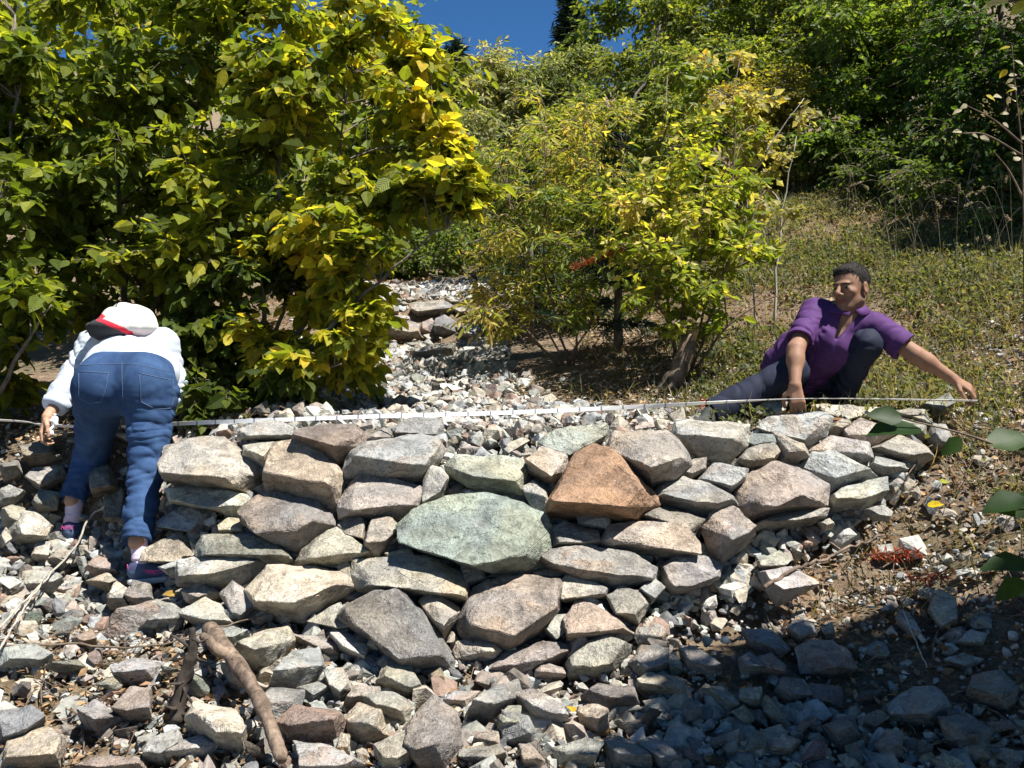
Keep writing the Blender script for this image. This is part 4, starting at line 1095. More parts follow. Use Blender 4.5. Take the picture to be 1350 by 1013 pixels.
# ------------------------------------------------------------------ people: smooth surfaces grown from blended distance fields
def V3(*a): return np.array(a, float)
def A(p): return np.array(p[:], float)
def caps(a, b, r1, r2=None, k=.02, op='+', sx=None, wr=None, box=None):
    """tapered capsule; sx=(axis, factor) squashes across an axis; wr=(amp, freq, seed) cloth folds across the limb"""
    a = np.array(a, float); b = np.array(b, float); r2 = r1 if r2 is None else r2
    ab = b - a; L = np.linalg.norm(ab) + 1e-9; ax = ab / L
    def f(p):
        t = np.clip(((p - a) @ ab) / (L * L), 0, 1)
        v = p - (a + t[:, None] * ab)
        if sx is not None:
            s_ = np.array(sx[0], float); s_ /= np.linalg.norm(s_)
            v = v + (v @ s_)[:, None] * s_ * (1 / sx[1] - 1)
        d = np.linalg.norm(v, axis=1) - (r1 + (r2 - r1) * t)
        if wr is not None:
            q = p * 5 + ax * ((p - a) @ ax)[:, None] * wr[1] * .8
            wv = vnoise(p * 7, wr[2] + 50)[:, None]
            n = vnoise(q + wv * 1.1, wr[2]); n2 = vnoise(q * 2.3 - wv * 2, wr[2] + 3)
            d = d + wr[0] * (.75 - 2.0 * np.sqrt(np.abs(n))) * .8 + wr[0] * .5 * (1 - 2 * np.abs(n2))
        return d
    return dict(op=op, f=f, k=k, c=(a + b) / 2, R=L / 2 + max(r1, r2) + .03)
def ell(c, r, k=.02, op='+', R=None, wr=None):
    """ellipsoid with radii r along the columns of R"""
    c = np.array(c, float); r = np.array(r, float); R_ = np.eye(3) if R is None else R
    def f(p):
        q = (p - c) @ R_
        a = np.linalg.norm(q / r, axis=1); b = np.linalg.norm(q / (r * r), axis=1) + 1e-9
        d = a * (a - 1) / b
        if wr is not None: d = d + wr[0] * (1 - 2.2 * np.abs(vnoise(p * wr[1], wr[2])))
        return d
    return dict(op=op, f=f, k=k, c=c, R=r.max() + .03)
def plane(c, n, k=.004):
    """keeps the side the normal points away from"""
    c = np.array(c, float); n = np.array(n, float) / np.linalg.norm(n)
    return dict(op='^', f=lambda p: (p - c) @ n, k=k, c=c, R=9)
def evalp(prims, p):
    d = np.full(len(p), 9.0)
    for q in prims:
        e = q['f'](p); k = q['k']
        if q['op'] == '+':
            h = np.clip(.5 + .5 * (d - e) / k, 0, 1); d = d * (1 - h) + e * h - k * h * (1 - h)
        elif q['op'] == '-':
            h = np.clip(.5 - .5 * (d + e) / k, 0, 1); d = d * (1 - h) - e * h + k * h * (1 - h)
        else:
            h = np.clip(.5 - .5 * (d - e) / k, 0, 1); d = d * (1 - h) + e * h + k * h * (1 - h)
    return d
def sdf_mesh(name, prims, h=.006, smooth=1):
    lo = np.min([q['c'] - q['R'] for q in prims if q['op'] == '+'], axis=0) - 2 * h
    hi = np.max([q['c'] + q['R'] for q in prims if q['op'] == '+'], axis=0) + 2 * h
    B = 12
    n = (np.ceil((hi - lo) / h / B).astype(int)) * B + 1
    vals = np.full(tuple(n), 1.0, dtype=np.float32)
    nb = (n - 1) // B
    bi = np.stack(np.meshgrid(*[np.arange(q) for q in nb], indexing='ij'), -1).reshape(-1, 3)
    bc = lo + (bi + .5) * B * h
    br = B * h * .5 * 1.7321
    dc = evalp(prims, bc)
    g = np.stack(np.meshgrid(*[np.arange(B + 1)] * 3, indexing='ij'), -1).reshape(-1, 3)
    for i, c, d in zip(bi, bc, dc):
        s = i * B
        sl = tuple(slice(s[a], s[a] + B + 1) for a in range(3))
        if abs(d) > br + .05:
            if d < 0: vals[sl] = -1.0
            continue
        sub = [q for q in prims if q['R'] > 8 or np.linalg.norm(q['c'] - c) < q['R'] + br + .06]
        vals[sl] = evalp(sub, lo + (s + g) * h).reshape(B + 1, B + 1, B + 1)
    ins = vals < 0
    cnt = sum(ins[dx:n[0] - 1 + dx, dy:n[1] - 1 + dy, dz:n[2] - 1 + dz].astype(np.int8) for dx in (0, 1) for dy in (0, 1) for dz in (0, 1))
    act = (cnt > 0) & (cnt < 8)
    I = np.argwhere(act)
    idx = np.full(act.shape, -1, dtype=np.int64); idx[act] = np.arange(len(I))
    acc = np.zeros((len(I), 3)); num = np.zeros(len(I))
    cor = [(0,0,0),(1,0,0),(0,1,0),(1,1,0),(0,0,1),(1,0,1),(0,1,1),(1,1,1)]
    ed = [(0,1),(2,3),(4,5),(6,7),(0,2),(1,3),(4,6),(5,7),(0,4),(1,5),(2,6),(3,7)]
    cv = [vals[I[:, 0] + a, I[:, 1] + b, I[:, 2] + c] for a, b, c in cor]
    for a, b in ed:
        m = (cv[a] < 0) != (cv[b] < 0)
        t = (cv[a] / (cv[a] - cv[b] + 1e-12))[m][:, None]
        acc[m] += np.array(cor[a]) * (1 - t) + np.array(cor[b]) * t; num[m] += 1
    V = lo + (I + acc / num[:, None]) * h
    quads = []
    for ax in range(3):
        o = [a for a in range(3) if a != ax]
        sh = [slice(None)] * 3; s2 = [slice(None)] * 3
        sh[ax] = slice(0, -1); s2[ax] = slice(1, None)
        E = np.argwhere(ins[tuple(sh)] != ins[tuple(s2)])
        E = E[(E[:, o[0]] > 0) & (E[:, o[1]] > 0) & (E[:, o[0]] < n[o[0]] - 1) & (E[:, o[1]] < n[o[1]] - 1)]
        def cell(d0, d1):
            q = E.copy(); q[:, o[0]] -= d0; q[:, o[1]] -= d1
            return idx[q[:, 0], q[:, 1], q[:, 2]]
        Q = np.stack([cell(1, 1), cell(0, 1), cell(0, 0), cell(1, 0)], 1)
        fl = ins[E[:, 0], E[:, 1], E[:, 2]]
        if ax == 1: fl = ~fl
        Q[~fl] = Q[~fl][:, ::-1]
        quads.append(Q)
    Q = np.vstack(quads); Q = Q[(Q >= 0).all(1)]
    me = np_mesh(name, V, [Q], True)
    if smooth:
        bm = bmesh.new(); bm.from_mesh(me)
        for k in range(smooth): bmesh.ops.smooth_vert(bm, verts=bm.verts, factor=.4, use_axis_x=True, use_axis_y=True, use_axis_z=True)
        bm.to_mesh(me); bm.free()
    return me
def paint(me, fn, base):
    """colour attribute from vertex positions (skin, lips, prints on cloth)"""
    n = len(me.vertices); co = np.empty(n * 3, dtype=np.float32); me.vertices.foreach_get('co', co); co = co.reshape(-1, 3).astype(float)
    c = np.ones((n, 4), dtype=np.float32); c[:, :3] = fn(co, np.tile(np.array(base, float), (n, 1)))
    a = me.color_attributes.new('Col', 'FLOAT_COLOR', 'POINT'); a.data.foreach_set('color', c.ravel())
def painted_material(name, rough, bump_scale=0, bump=.3, spec=.3, sss=0.0, dist=.002):
    m = NT(name); ca = m.n('Attribute', attribute_name='Col'); g = m.n('TexCoord')
    n = m.noise(g.outputs['Object'], 35, 4, .6); c = m.mix(.5, ca.outputs['Color'], m.ramp(n, [(.3, (.8, .8, .8)), (.7, (1.15, 1.15, 1.15))]), 'MULTIPLY')
    nb = m.bump(m.noise(g.outputs['Object'], bump_scale or 80, 4, .6), bump, dist)
    b = m.bsdf(c, rough, nb, spec)
    if sss: b.inputs['Subsurface Weight'].default_value = sss; b.inputs['Subsurface Radius'].default_value = (.01, .004, .002)
    return m.m
M_skin = painted_material('skin', .62, 120, .3, .25, .05)
M_cloth = painted_material('cotton', .75, 500, .25, .15)
M_print = painted_material('printed_cloth', .8, 300, .3, .15)
def denim_material():
    m = NT('denim'); g = m.n('TexCoord'); ca = m.n('Attribute', attribute_name='Col')
    n = m.noise(g.outputs['Object'], 14, 4, .6); n2 = m.noise(g.outputs['Object'], 420, 2, .6)
    c = m.mix(1, ca.outputs['Color'], m.ramp(n, [(.3, (.7, .72, .8)), (.7, (1.35, 1.3, 1.2))]), 'MULTIPLY')
    c = m.mix(1, c, m.ramp(n2, [(.3, (.75, .75, .8)), (.7, (1.25, 1.25, 1.2))]), 'MULTIPLY')
    m.bsdf(c, .85, m.bump(n2, .3, .002), .15); return m.m
M_denim = denim_material()
def simple_mat(name, col, rough=.6, spec=.3, metal=0):
    m = NT(name); g = m.n('TexCoord'); n = m.noise(g.outputs['Object'], 60, 4, .6)
    c = m.mix(1, col, m.ramp(n, [(.3, (.82, .82, .82)), (.7, (1.15, 1.15, 1.15))]), 'MULTIPLY')
    b = m.bsdf(c, rough, m.bump(n, .2, .002), spec); b.inputs['Metallic'].default_value = metal; return m.m
M_hair = simple_mat('hair', (.035, .03, .028), .5, .4)
M_thread = simple_mat('thread', (.45, .30, .14), .7)
M_pink = simple_mat('pink_trim', (.55, .08, .28), .5)
M_sole = simple_mat('sole', (.55, .55, .56), .6)

def hand(w, d, nrm, thumb, s=1.0, curl=(.5, .7, .8, .9), spread=.12, tcurl=.4):
    """wrist w, direction d, back-of-hand normal nrm, thumb side; returns primitives: palm, four unequal bent fingers, thumb"""
    w = A(w) if not isinstance(w, np.ndarray) else w
    d = np.array(d, float); d /= np.linalg.norm(d); n = np.array(nrm, float); n -= d * (n @ d); n /= np.linalg.norm(n)
    t = np.cross(n, d); t *= 1 if t @ np.array(thumb, float) > 0 else -1
    pr = []
    for u in (-.026, -.009, .009, .026):
        pr.append(caps(w + t * u * .6 * s, w + d * .085 * s + t * u * s, .014 * s, .0115 * s, .012))
    L = (.040, .045, .042, .033)
    for i, u in enumerate((.030, .010, -.010, -.029)):
        p = w + d * .088 * s + t * u * s
        a = curl[i] * .5; dd = d + t * (u * 3.5 * spread / .12 * .35)
        for j, (f, r) in enumerate(((1, .0092), (.72, .0085), (.55, .0078))):
            dirv = dd * math.cos(a) - n * math.sin(a); dirv /= np.linalg.norm(dirv)
            q = p + dirv * L[i] * f * s
            pr.append(caps(p, q, r * s, r * .92 * s, .004)); p = q; a += curl[i]
    p = w + d * .018 * s + t * .022 * s
    td = d * .62 + t * .75 - n * .25
    for j, (f, r) in enumerate(((.045, .0135), (.032, .0105), (.026, .0092))):
        td = td / np.linalg.norm(td); q = p + td * f * s
        pr.append(caps(p, q, r * s, r * .9 * s, .008 if j == 0 else .004)); p = q
        td = td + d * tcurl * .7 - t * tcurl * .5 - n * tcurl * .3
    return pr
def frame(fwd, up=(0, 0, 1)):
    f = np.array(fwd, float); f /= np.linalg.norm(f); u = np.array(up, float); r = np.cross(f, u); r /= np.linalg.norm(r); u = np.cross(r, f)
    return np.stack([r, f, u], 1)      # columns: right, forward, up

# ============ crouching person in the purple shirt
YM = 0.0
pel = A(P(1050, 498, 4.74)); chest = A(P(1103, 446, 4.56)); neckb = A(P(1114, 412, 4.52)); hc = A(P(1121, 381, 4.46))
rS = A(P(1073, 412, 4.56)); lS = A(P(1156, 431, 4.44)); rE = A(P(1049, 461, 4.34)); rW = A(P(1048, 508, 4.24))
lE = A(P(1207, 468, 4.34)); lW = A(P(1257, 500, 4.32))
rH = A(P(1036, 502, 4.76)); lH = A(P(1078, 505, 4.74)); rK = A(P(1044, 489, 4.42)); lK = A(P(1142, 454, 4.40))
rA = A(P(948, 541, 4.40)); lA = A(P(1103, 534, 4.62))
F = frame((-.80, -.60, -.10), (-.04, 0, 1)); Rr, Rf, Ru = F[:, 0], F[:, 1], F[:, 2]
def H(r, f, u): return hc + Rr * r + Rf * f + Ru * u
head = [ell(H(0, -.012, .035), (.074, .092, .085), .02, R=F), ell(H(0, .030, -.025), (.056, .056, .088), .03, R=F), ell(H(0, .050, -.090), (.030, .034, .026), .025, R=F),
        caps(H(-.05, .0, -.06), H(0, .055, -.085), .018, .018, .03), caps(H(.05, .0, -.06), H(0, .055, -.085), .018, .018, .03),
        ell(H(0, .080, .028), (.048, .014, .010), .012, R=F),
        ell(H(-.030, .094, .008), (.019, .016, .012), .010, '-', R=F), ell(H(.030, .094, .008), (.019, .016, .012), .010, '-', R=F),
        ell(H(-.030, .071, .006), (.014, .012, .009), .004, R=F), ell(H(.030, .071, .006), (.014, .012, .009), .004, R=F),
        caps(H(0, .088, .018), H(0, .116, -.018), .0085, .0125, .008), ell(H(-.013, .098, -.026), (.009, .012, .008), .006, R=F), ell(H(.013, .098, -.026), (.009, .012, .008), .006, R=F),
        ell(H(-.043, .060, -.014), (.016, .020, .015), .02, R=F), ell(H(.043, .060, -.014), (.016, .020, .015), .02, R=F),
        caps(H(-.020, .080, -.052), H(.020, .080, -.052), .0065, .0065, .006), caps(H(-.017, .080, -.063), H(.017, .080, -.063), .007, .007, .006),
        caps(H(-.026, .092, -.0575), H(.026, .092, -.0575), .003, .003, .003, '-'),
        ell(H(-.078, -.012, -.005), (.008, .020, .034), .006, R=F), ell(H(.078, -.012, -.005), (.008, .020, .034), .006, R=F),
        ell(H(-.086, -.006, .0), (.006, .011, .018), .004, '-', R=F), ell(H(.086, -.006, .0), (.006, .011, .018), .004, '-', R=F)]
body = head + [caps(neckb + V3(0, .0, -.02), H(0, -.025, -.06), .058, .054, .03),
        caps(H(-.05, -.02, -.05), neckb + V3(.0, -.05, -.04), .012, .010, .02), caps(H(.05, -.0, -.05), neckb + V3(0, -.06, -.05), .012, .010, .02),
        caps(pel, chest, .12, .135, .06), caps(chest, neckb + V3(0, .02, -.06), .13, .08, .06), caps(rS, lS, .055, .055, .06),
        caps(rS, rE, .050, .040, .04), caps(rE, rW, .041, .026, .02), caps(lS, lE, .050, .040, .04), caps(lE, lW, .041, .026, .02),
        ell(rE * .7 + rW * .3, (.039, .039, .046), .03), ell(lE * .72 + lW * .28, (.042, .038, .039), .03),
        caps(rH, rK, .085, .055, .05), caps(rK, rA, .05, .035, .03), caps(lH, lK, .085, .055, .05), caps(lK, lA, .05, .035, .03)]
body += hand(rW, (.10, -.15, -1), (-.2, -.95, .1), (-.9, 0, -.3), .98, (.9, 1.0, 1.05, 1.1), .06, .9)
body += hand(lW, (.80, -.10, -.50), (.3, -.6, .7), (-.4, -.5, -.8), 1.0, (.75, .9, .95, .8), .12, .7)
me = sdf_mesh('person', body, .0045, 1)
def skin_paint(co, c):
    q = (co - hc) @ F
    lip = (np.abs(q[:, 0]) < .024) & (np.abs(q[:, 2] + .0575) < .011) & (q[:, 1] > .07)
    c[lip] = c[lip] * np.array([.85, .55, .55])
    st = (q[:, 2] < -.035) & (q[:, 2] > -.13) & (q[:, 1] > -.01) & (np.linalg.norm(q, axis=1) < .16) & ~lip
    c[st] *= np.array([.86, .88, .90])
    for sx in (-1, 1):
        e = (np.abs(q[:, 0] - sx * .030) < .014) & (np.abs(q[:, 2] - .006) < .005) & (q[:, 1] > .06)
        c[e] = (.16, .12, .10)  # eyes coloured dark, standing in for the shadow in their sockets
        pu = (np.abs(q[:, 0] - sx * .030) < .006) & (np.abs(q[:, 2] - .006) < .005) & (q[:, 1] > .06)
        c[pu] = (.02, .015, .01)
        br = (np.abs(q[:, 0] - sx * .032) < .022) & (np.abs(q[:, 2] - .027 + .1 * np.abs(np.abs(q[:, 0]) - .03)) < .0036) & (q[:, 1] > .05)
        c[br] = (.06, .042, .032)
    v = fbm(co * 18, 3, 4)
    return c * (1 + .12 * v[:, None])
paint(me, skin_paint, (.25, .138, .088))
pm = link('person', me, M_skin); tag(pm, 'person in a purple short-sleeved shirt crouching on the wall with one arm stretched out', 'person')
# hair
hr = [ell(H(0, -.024, .044), (.081, .092, .089), .01, R=F), ell(H(0.01, .030, .096), (.052, .036, .018), .03, R=F),
      ell(H(0, .088, -.01), (.12, .062, .085), .012, '-', R=F), ell(H(0, .02, -.08), (.14, .10, .082), .015, '-', R=F), ell(H(0, -.012, .035), (.072, .090, .083), .002, '-', R=F)]
M_hair2 = bark_material('short_hair', (.012, .010, .009), (.045, .040, .038), 160)
hme = sdf_mesh('hair', hr, .0045, 1)
nv = len(hme.vertices); hv = np.empty(nv * 3, np.float32); hme.vertices.foreach_get('co', hv); hv = hv.reshape(-1, 3).astype(float)
hn = norm(hv - H(0, -.02, .03)); pick = RNG.integers(0, nv, 6500); b0 = hv[pick]; bn = hn[pick]
fl_ = np.array(Rf) * .5 - np.array(Ru) * .8; bd = bn * .35 + norm(np.cross(np.cross(bn, fl_ + np.array(Rf) * (bn @ Ru)[:, None] * 1.2), bn)) * .9 + RNG.normal(0, .22, b0.shape)
Vh, Fh, _, _ = leaf_batch(b0 - bn * .003, bd, bn + RNG.normal(0, .3, b0.shape), RNG.uniform(.010, .020, len(b0)), np.ones((len(b0), 3)), 'G', width=np.full(len(b0), .0022))
hq = np.empty(len(hme.polygons) * 4, np.int32); hme.polygons.foreach_get('vertices', hq)
link('hair', np_mesh('hair', np.vstack([hv, Vh]), [hq.reshape(-1, 4), Fh[0] + nv, Fh[1] + nv], True), M_hair2, pm, False)
# shirt
sideL = norm(lS - rS)
sh_ = [caps(pel + V3(.0, .0, .03), chest, .142, .150, .07, sx=((0, 1, 0), .85), wr=(.013, 9, 2)), caps(chest, neckb + V3(0, .015, -.075), .16, .10, .06, wr=(.009, 6, 5)),
       caps(rS + V3(.01, 0, -.005), lS + V3(-.01, 0, -.005), .068, .068, .06, wr=(.003, 12, 7)),
       caps(rS, rS * .22 + rE * .78, .064, .066, .04, wr=(.010, 10, 9)), caps(lS, lS * .30 + lE * .70, .064, .070, .04, wr=(.010, 10, 11)),
       caps(pel + V3(-.03, -.02, -.02), chest + V3(-.05, -.05, -.05), .105, .11, .06, wr=(.014, 10, 13)),
       caps(pel + V3(-.06, .02, .06), chest + V3(-.06, .0, .02), .12, .13, .06, wr=(.014, 10, 14)),
       caps(neckb + V3(0, -.01, .0), hc + V3(0, 0, -.02), .064, .075, .01, '-'),
       caps(neckb + V3(-.0, -.06, .0), A(P(1103, 446, 4.40)), .040, .008, .008, '-', sx=((0, 1, 0), 4.0))]
for a, b, t in ((rS, rE, .80), (lS, lE, .72)):
    d = norm(b - a); c = a + (b - a) * t
    sh_.append(caps(c + d * .075, c + d * .22, .10, .12, .006, '-'))
shirt = sdf_mesh('shirt', sh_, .005, 1)
paint(shirt, lambda co, c: c * (1 + .08 * fbm(co * 9, 2, 7)[:, None]), (.075, .030, .115))
so_ = link('shirt', shirt, M_cloth, pm, False)
nb0 = neckb + V3(0, -.01, .0)
Vc, Qc = [], []
for s in (-1, 1):
    o_ = len(Vc)
    for i, t in enumerate(np.linspace(0, 1, 12)):
        a = math.pi * (.5 - .99 * t); wd_ = .7 + .5 * t
        inn = nb0 + V3(s * .064 * math.cos(a), -.004 + .062 * math.sin(a), .062 - .055 * t)
        Vc += [inn, inn + V3(s * .022 * math.cos(a), .022 * math.sin(a), .010), inn + V3(s * (.045 * math.cos(a) + .02 * t) * wd_, .045 * math.sin(a) * wd_, -.030 * wd_)]
        if i:
            for j in (0, 1): k0 = o_ + 3 * (i - 1) + j; Qc.append((k0, k0 + 1, k0 + 4, k0 + 3))
cme = np_mesh('collar', Vc, [Qc], True); paint(cme, lambda co, c: c, (.075, .030, .115)); co_ = link('collar', cme, M_cloth, so_, False)
md = co_.modifiers.new('thick', 'SOLIDIFY'); md.thickness = .004; md.offset = 0
# trousers
tr = [caps(pel + V3(-.01, .02, -.01), pel + V3(.03, .02, .02), .150, .145, .05, wr=(.004, 10, 22)),
      caps(rH, rK, .108, .078, .05, wr=(.013, 10, 20)), caps(rK, rA, .075, .066, .02, wr=(.009, 6, 21)), caps(rK * .2 + rA * .8 + V3(-.0, 0, -.01), rA + V3(-.035, 0, -.03), .072, .082, .03),
      caps(lH, lK, .105, .073, .05, wr=(.013, 10, 23)), caps(lK, lA, .070, .064, .03, wr=(.009, 8, 24))]
d = norm(rA - rK); tr.append(caps(rA + d * .10, rA + d * .2, .095, .12, .006, '-'))
tm = sdf_mesh('trousers', tr, .0055, 1)
paint(tm, lambda co, c: c * (1 + .15 * fbm(co * 7, 2, 3)[:, None]), (.017, .021, .038))
link('trousers', tm, M_cloth, pm, False)
bl = Bag()
def shoe_prims(heel, d, up, s=1.0):
    heel = np.array(heel, float); d = norm(np.array(d, float)); up = np.array(up, float); up = norm(up - d * (up @ d)); sd = np.cross(d, up)
    R = np.stack([sd, d, up], 1)
    return [ell(heel + d * .05 * s + up * .045 * s, (.038 * s, .062 * s, .050 * s), .02, R=R), ell(heel + d * .15 * s + up * .032 * s, (.045 * s, .10 * s, .034 * s), .03, R=R),
            caps(heel + d * .05 * s + up * .05 * s, heel + d * .045 * s + up * .065 * s, .039 * s, .039 * s, .015), plane(heel + up * .004 * s, -up)], R
for an, d, nm in ((rA + V3(-.03, 0, -.075), (-.55, -.75, -.10), 'shoe'), (lA + V3(.0, .03, -.075), (.35, -.85, -.1), 'shoe')):
    pr, R = shoe_prims(an, d, (0, 0, 1), .95)
    sm = sdf_mesh('shoe', pr, .005, 1)
    paint(sm, lambda co, c: c * (1 + .5 * fbm(co * 30, 2, 3)[:, None]), (.055, .058, .055)); link('shoe', sm, M_print, pm, False)

# ============ stooping person in the white hat and jeans
pel = A(P(166, 505, 4.16)); wa = A(P(168, 484, 4.24)); chest = A(P(172, 462, 4.50)); neckb = A(P(170, 448, 4.66)); hc = A(P(166, 432, 4.70))
lH = A(P(133, 520, 4.14)); rH = A(P(200, 520, 4.12)); lK = A(P(121, 598, 4.32)); rK = A(P(193, 622, 4.05)); lA = A(P(95, 660, 4.22)); rA = A(P(180, 715, 3.86))
lS = A(P(122, 458, 4.52)); rS = A(P(216, 455, 4.46)); lE = A(P(84, 520, 4.38)); lW = A(P(62, 550, 4.27)); rE = A(P(229, 505, 4.46)); rW = A(P(224, 545, 4.42))
F2 = frame((0, .55, -.85), (0, .85, .5)); h2r, h2f, h2u = F2[:, 0], F2[:, 1], F2[:, 2]
def H2(r, f, u): return hc + h2r * r + h2f * f + h2u * u
body = [ell(H2(0, 0, .03), (.074, .09, .085), .02, R=F2), ell(H2(0, .035, -.03), (.058, .055, .08), .03, R=F2), caps(H2(0, .085, .01), H2(0, .105, -.025), .008, .012, .01),
        ell(H2(-.076, -.01, 0), (.008, .02, .03), .006, R=F2), ell(H2(.076, -.01, 0), (.008, .02, .03), .006, R=F2), caps(H2(-.02, .08, -.055), H2(.02, .08, -.055), .007, .007, .006),
        caps(neckb, hc, .05, .05, .03), caps(pel, wa, .10, .09, .05), caps(wa + V3(0, 0, -.03), chest + V3(0, 0, -.03), .09, .10, .05), caps(lS, rS, .05, .05, .06),
        caps(lS, lE, .045, .036, .04), caps(lE, lW, .036, .024, .02), caps(rS, rE, .045, .036, .04), caps(rE, rW, .036, .024, .02),
        caps(lH, lK, .10, .06, .05), caps(lK, lA, .055, .035, .03), caps(rH, rK, .10, .06, .05), caps(rK, rA, .055, .035, .03)]
body += hand(lW, (-.25, -.25, -1), (-.8, -.5, .1), (.6, -.7, 0), .92, (.8, .9, 1.0, 1.0), .06, .8)
body += hand(rW, (-.4, -.1, -1), (.8, -.5, .1), (-.6, -.6, 0), .92, (.6, .7, .8, .8), .08, .5)
me = sdf_mesh('person', body, .005, 1)
paint(me, lambda co, c: c * (1 + .1 * fbm(co * 18, 3, 4)[:, None]), (.40, .23, .15))
pw = link('person', me, M_skin); tag(pw, 'person in blue jeans and white sun hat stooping over the wall seen from behind', 'person')
# jeans
jn = [caps(lH + V3(.02, .0, .02), rH + V3(-.02, 0, .02), .118, .118, .06, wr=(.003, 8, 40)), ell(lH + V3(.010, -.045, .045), (.110, .105, .125), .045), ell(rH + V3(-.010, -.045, .045), (.110, .105, .125), .045),
      caps(lH * .5 + rH * .5 + V3(-.07, .045, .10), lH * .5 + rH * .5 + V3(.07, .045, .10), .128, .128, .05),
      caps(lH, lK, .115, .074, .05, wr=(.009, 12, 41)), caps(lK, lA, .074, .058, .03, wr=(.009, 14, 42)),
      caps(rH, rK, .115, .074, .05, wr=(.010, 16, 43)), caps(rK, rA, .072, .062, .03, wr=(.012, 14, 44)),
      caps(lH * .5 + rH * .5 + V3(0, -.20, .06), lH * .5 + rH * .5 + V3(0, -.14, -.10), .012, .012, .05, '-'),
      plane(wa + V3(0, -.02, .006), (0, .45, .9))]
for a, b in ((lK, lA), (rK, rA)):
    d = norm(b - a); jn.append(caps(b + d * .10 - d * .02, b + d * .3, .10, .14, .006, '-'))
jm = sdf_mesh('jeans', jn, .0055, 1)
paint(jm, lambda co, c: c * (1 + .25 * fbm(co * 6, 3, 33)[:, None] + .22 * np.clip(1 - np.abs(co[:, 2] - 1.35)[:, None] * 3, 0, 1)), (.028, .060, .135))
jo = link('jeans', jm, M_denim, pw, False)
# find the back surface of the jeans along the line of sight, to sew seams and pockets on
from mathutils.bvhtree import BVHTree
bm_ = bmesh.new(); bm_.from_mesh(jm); TREE = BVHTree.FromBMesh(bm_); bm_.free()
def onto(px, py, off=.001):
    o = Vector((0, 0, CZ)); d = (P(px, py, 1) - o).normalized()
    h, n, _, _ = TREE.ray_cast(o, d)
    return None if h is None else np.array((h + n * off)[:])
def seam(pxs, r=.0016, n=26, mat=M_thread, nm='seam'):
    pts_ = []
    for (a, b), (c, e) in zip(pxs[:-1], pxs[1:]):
        for t in np.linspace(0, 1, n, endpoint=False):
            q = onto(a + (c - a) * t, b + (e - b) * t)
            if q is not None: pts_.append(q)
    if len(pts_) < 4: return
    g = Bag(); g.tube(pts_, r, 4); link(nm, g.mesh(nm), mat, jo, False)
M_denimdark = simple_mat('denim_edge', (.022, .045, .11), .85, .1)
M_fade = simple_mat('faded_stitch', (.10, .15, .24), .8, .1)
seam([(104, 490), (110, 490), (143, 492), (140, 510), (134, 530), (118, 532), (104, 524), (104, 490)], .0014, 20, M_fade, 'pocket')
seam([(184, 492), (228, 502), (230, 520), (226, 538), (206, 540), (186, 530), (184, 492)], .0014, 20, M_fade, 'pocket')
seam([(161, 478), (161, 500), (163, 540)], .0012, 20, M_fade)
seam([(106, 482), (140, 480), (180, 481), (234, 492)], .0012, 20, M_fade)
seam([(236, 500), (236, 560), (222, 620), (212, 700)], .0012, 20, M_denimdark)
# shirt
dT = norm(chest - wa)
sh2 = [caps(wa + V3(0, .01, .005), chest, .145, .150, .06, sx=((0, 0, 1), .85), wr=(.011, 7, 50)), caps(wa + V3(-.09, .02, -.02), wa + V3(.10, .02, -.02), .135, .135, .05, wr=(.008, 9, 57)), caps(chest, neckb, .16, .085, .05),
       caps(lS + V3(.02, 0, 0), rS + V3(-.02, 0, 0), .085, .085, .06, wr=(.004, 14, 51)),
       caps(lS, lE, .074, .064, .04, wr=(.011, 14, 52)), caps(lE, lE * .55 + lW * .45, .062, .056, .03, wr=(.009, 16, 53)),
       caps(rS, rE, .070, .060, .04, wr=(.010, 14, 54)), caps(rE, rW * .6 + rE * .4, .066, .056, .03, wr=(.007, 34, 55)),
       plane(wa + V3(0, -.05, -.055), (0, -.75, -.65))]
d = norm(lW - lE); c = lE * .5 + lW * .5; sh2.append(caps(c + d * .085, c + d * .2, .085, .1, .005, '-'))
s2 = sdf_mesh('shirt', sh2, .0055, 1)
paint(s2, lambda co, c: c * (1 + .06 * fbm(co * 9, 2, 7)[:, None]), (.46, .51, .58))
so2 = link('shirt', s2, M_cloth, pw, False)
g = Bag(); d = norm(lW - lE); c = lE * .52 + lW * .48
g.tube([c - d * .03, c - d * .012, c + d * .006, c + d * .02], [.060, .066, .064, .056], 16, .06)
cm = g.mesh('cuff'); paint(cm, lambda co, c: c, (.55, .62, .74)); link('cuff', cm, M_cloth, so2, False)
# sun hat: soft crown and drooping brim with a dark panel edged in red
hcn = A(P(167, 424, 4.44)); FH = frame((-.15, -.75, .62), (0, .6, .8))
hat = [ell(hcn + V3(0, .02, .0), (.125, .13, .098), .03, wr=(.009, 14, 60)), ell(hcn + V3(.0, -.05, -.035), (.168, .13, .062), .05, wr=(.012, 13, 61)), ell(hcn + V3(.05, -.03, -.01), (.10, .11, .075), .04, wr=(.005, 20, 62)), ell(hcn + V3(-.05, -.06, -.055), (.105, .09, .045), .04, wr=(.004, 20, 63)), plane(hcn + V3(0, 0, -.095), (0, .1, -1))]
hm = sdf_mesh('hat', hat, .005, 1)
def hatp(co, c):
    q = co - hcn
    t = q[:, 0] * .488 + q[:, 2] + .018 + .008 * vnoise(co * 20, 3)
    fr = q[:, 1] < .06
    dk = (t < -.022) & (q[:, 0] < .055) & fr
    rd = (t >= -.022) & (t < .004) & (q[:, 0] < .085) & (q[:, 0] > -.13) & fr
    c[dk] = (.045, .047, .05); c[rd] = (.60, .03, .05)
    pk = (q[:, 2] < -.045) & (q[:, 0] > .085)
    c[pk] = (.62, .50, .48)
    return c
paint(hm, hatp, (.52, .51, .47))
link('hat', hm, M_print, pw, False)
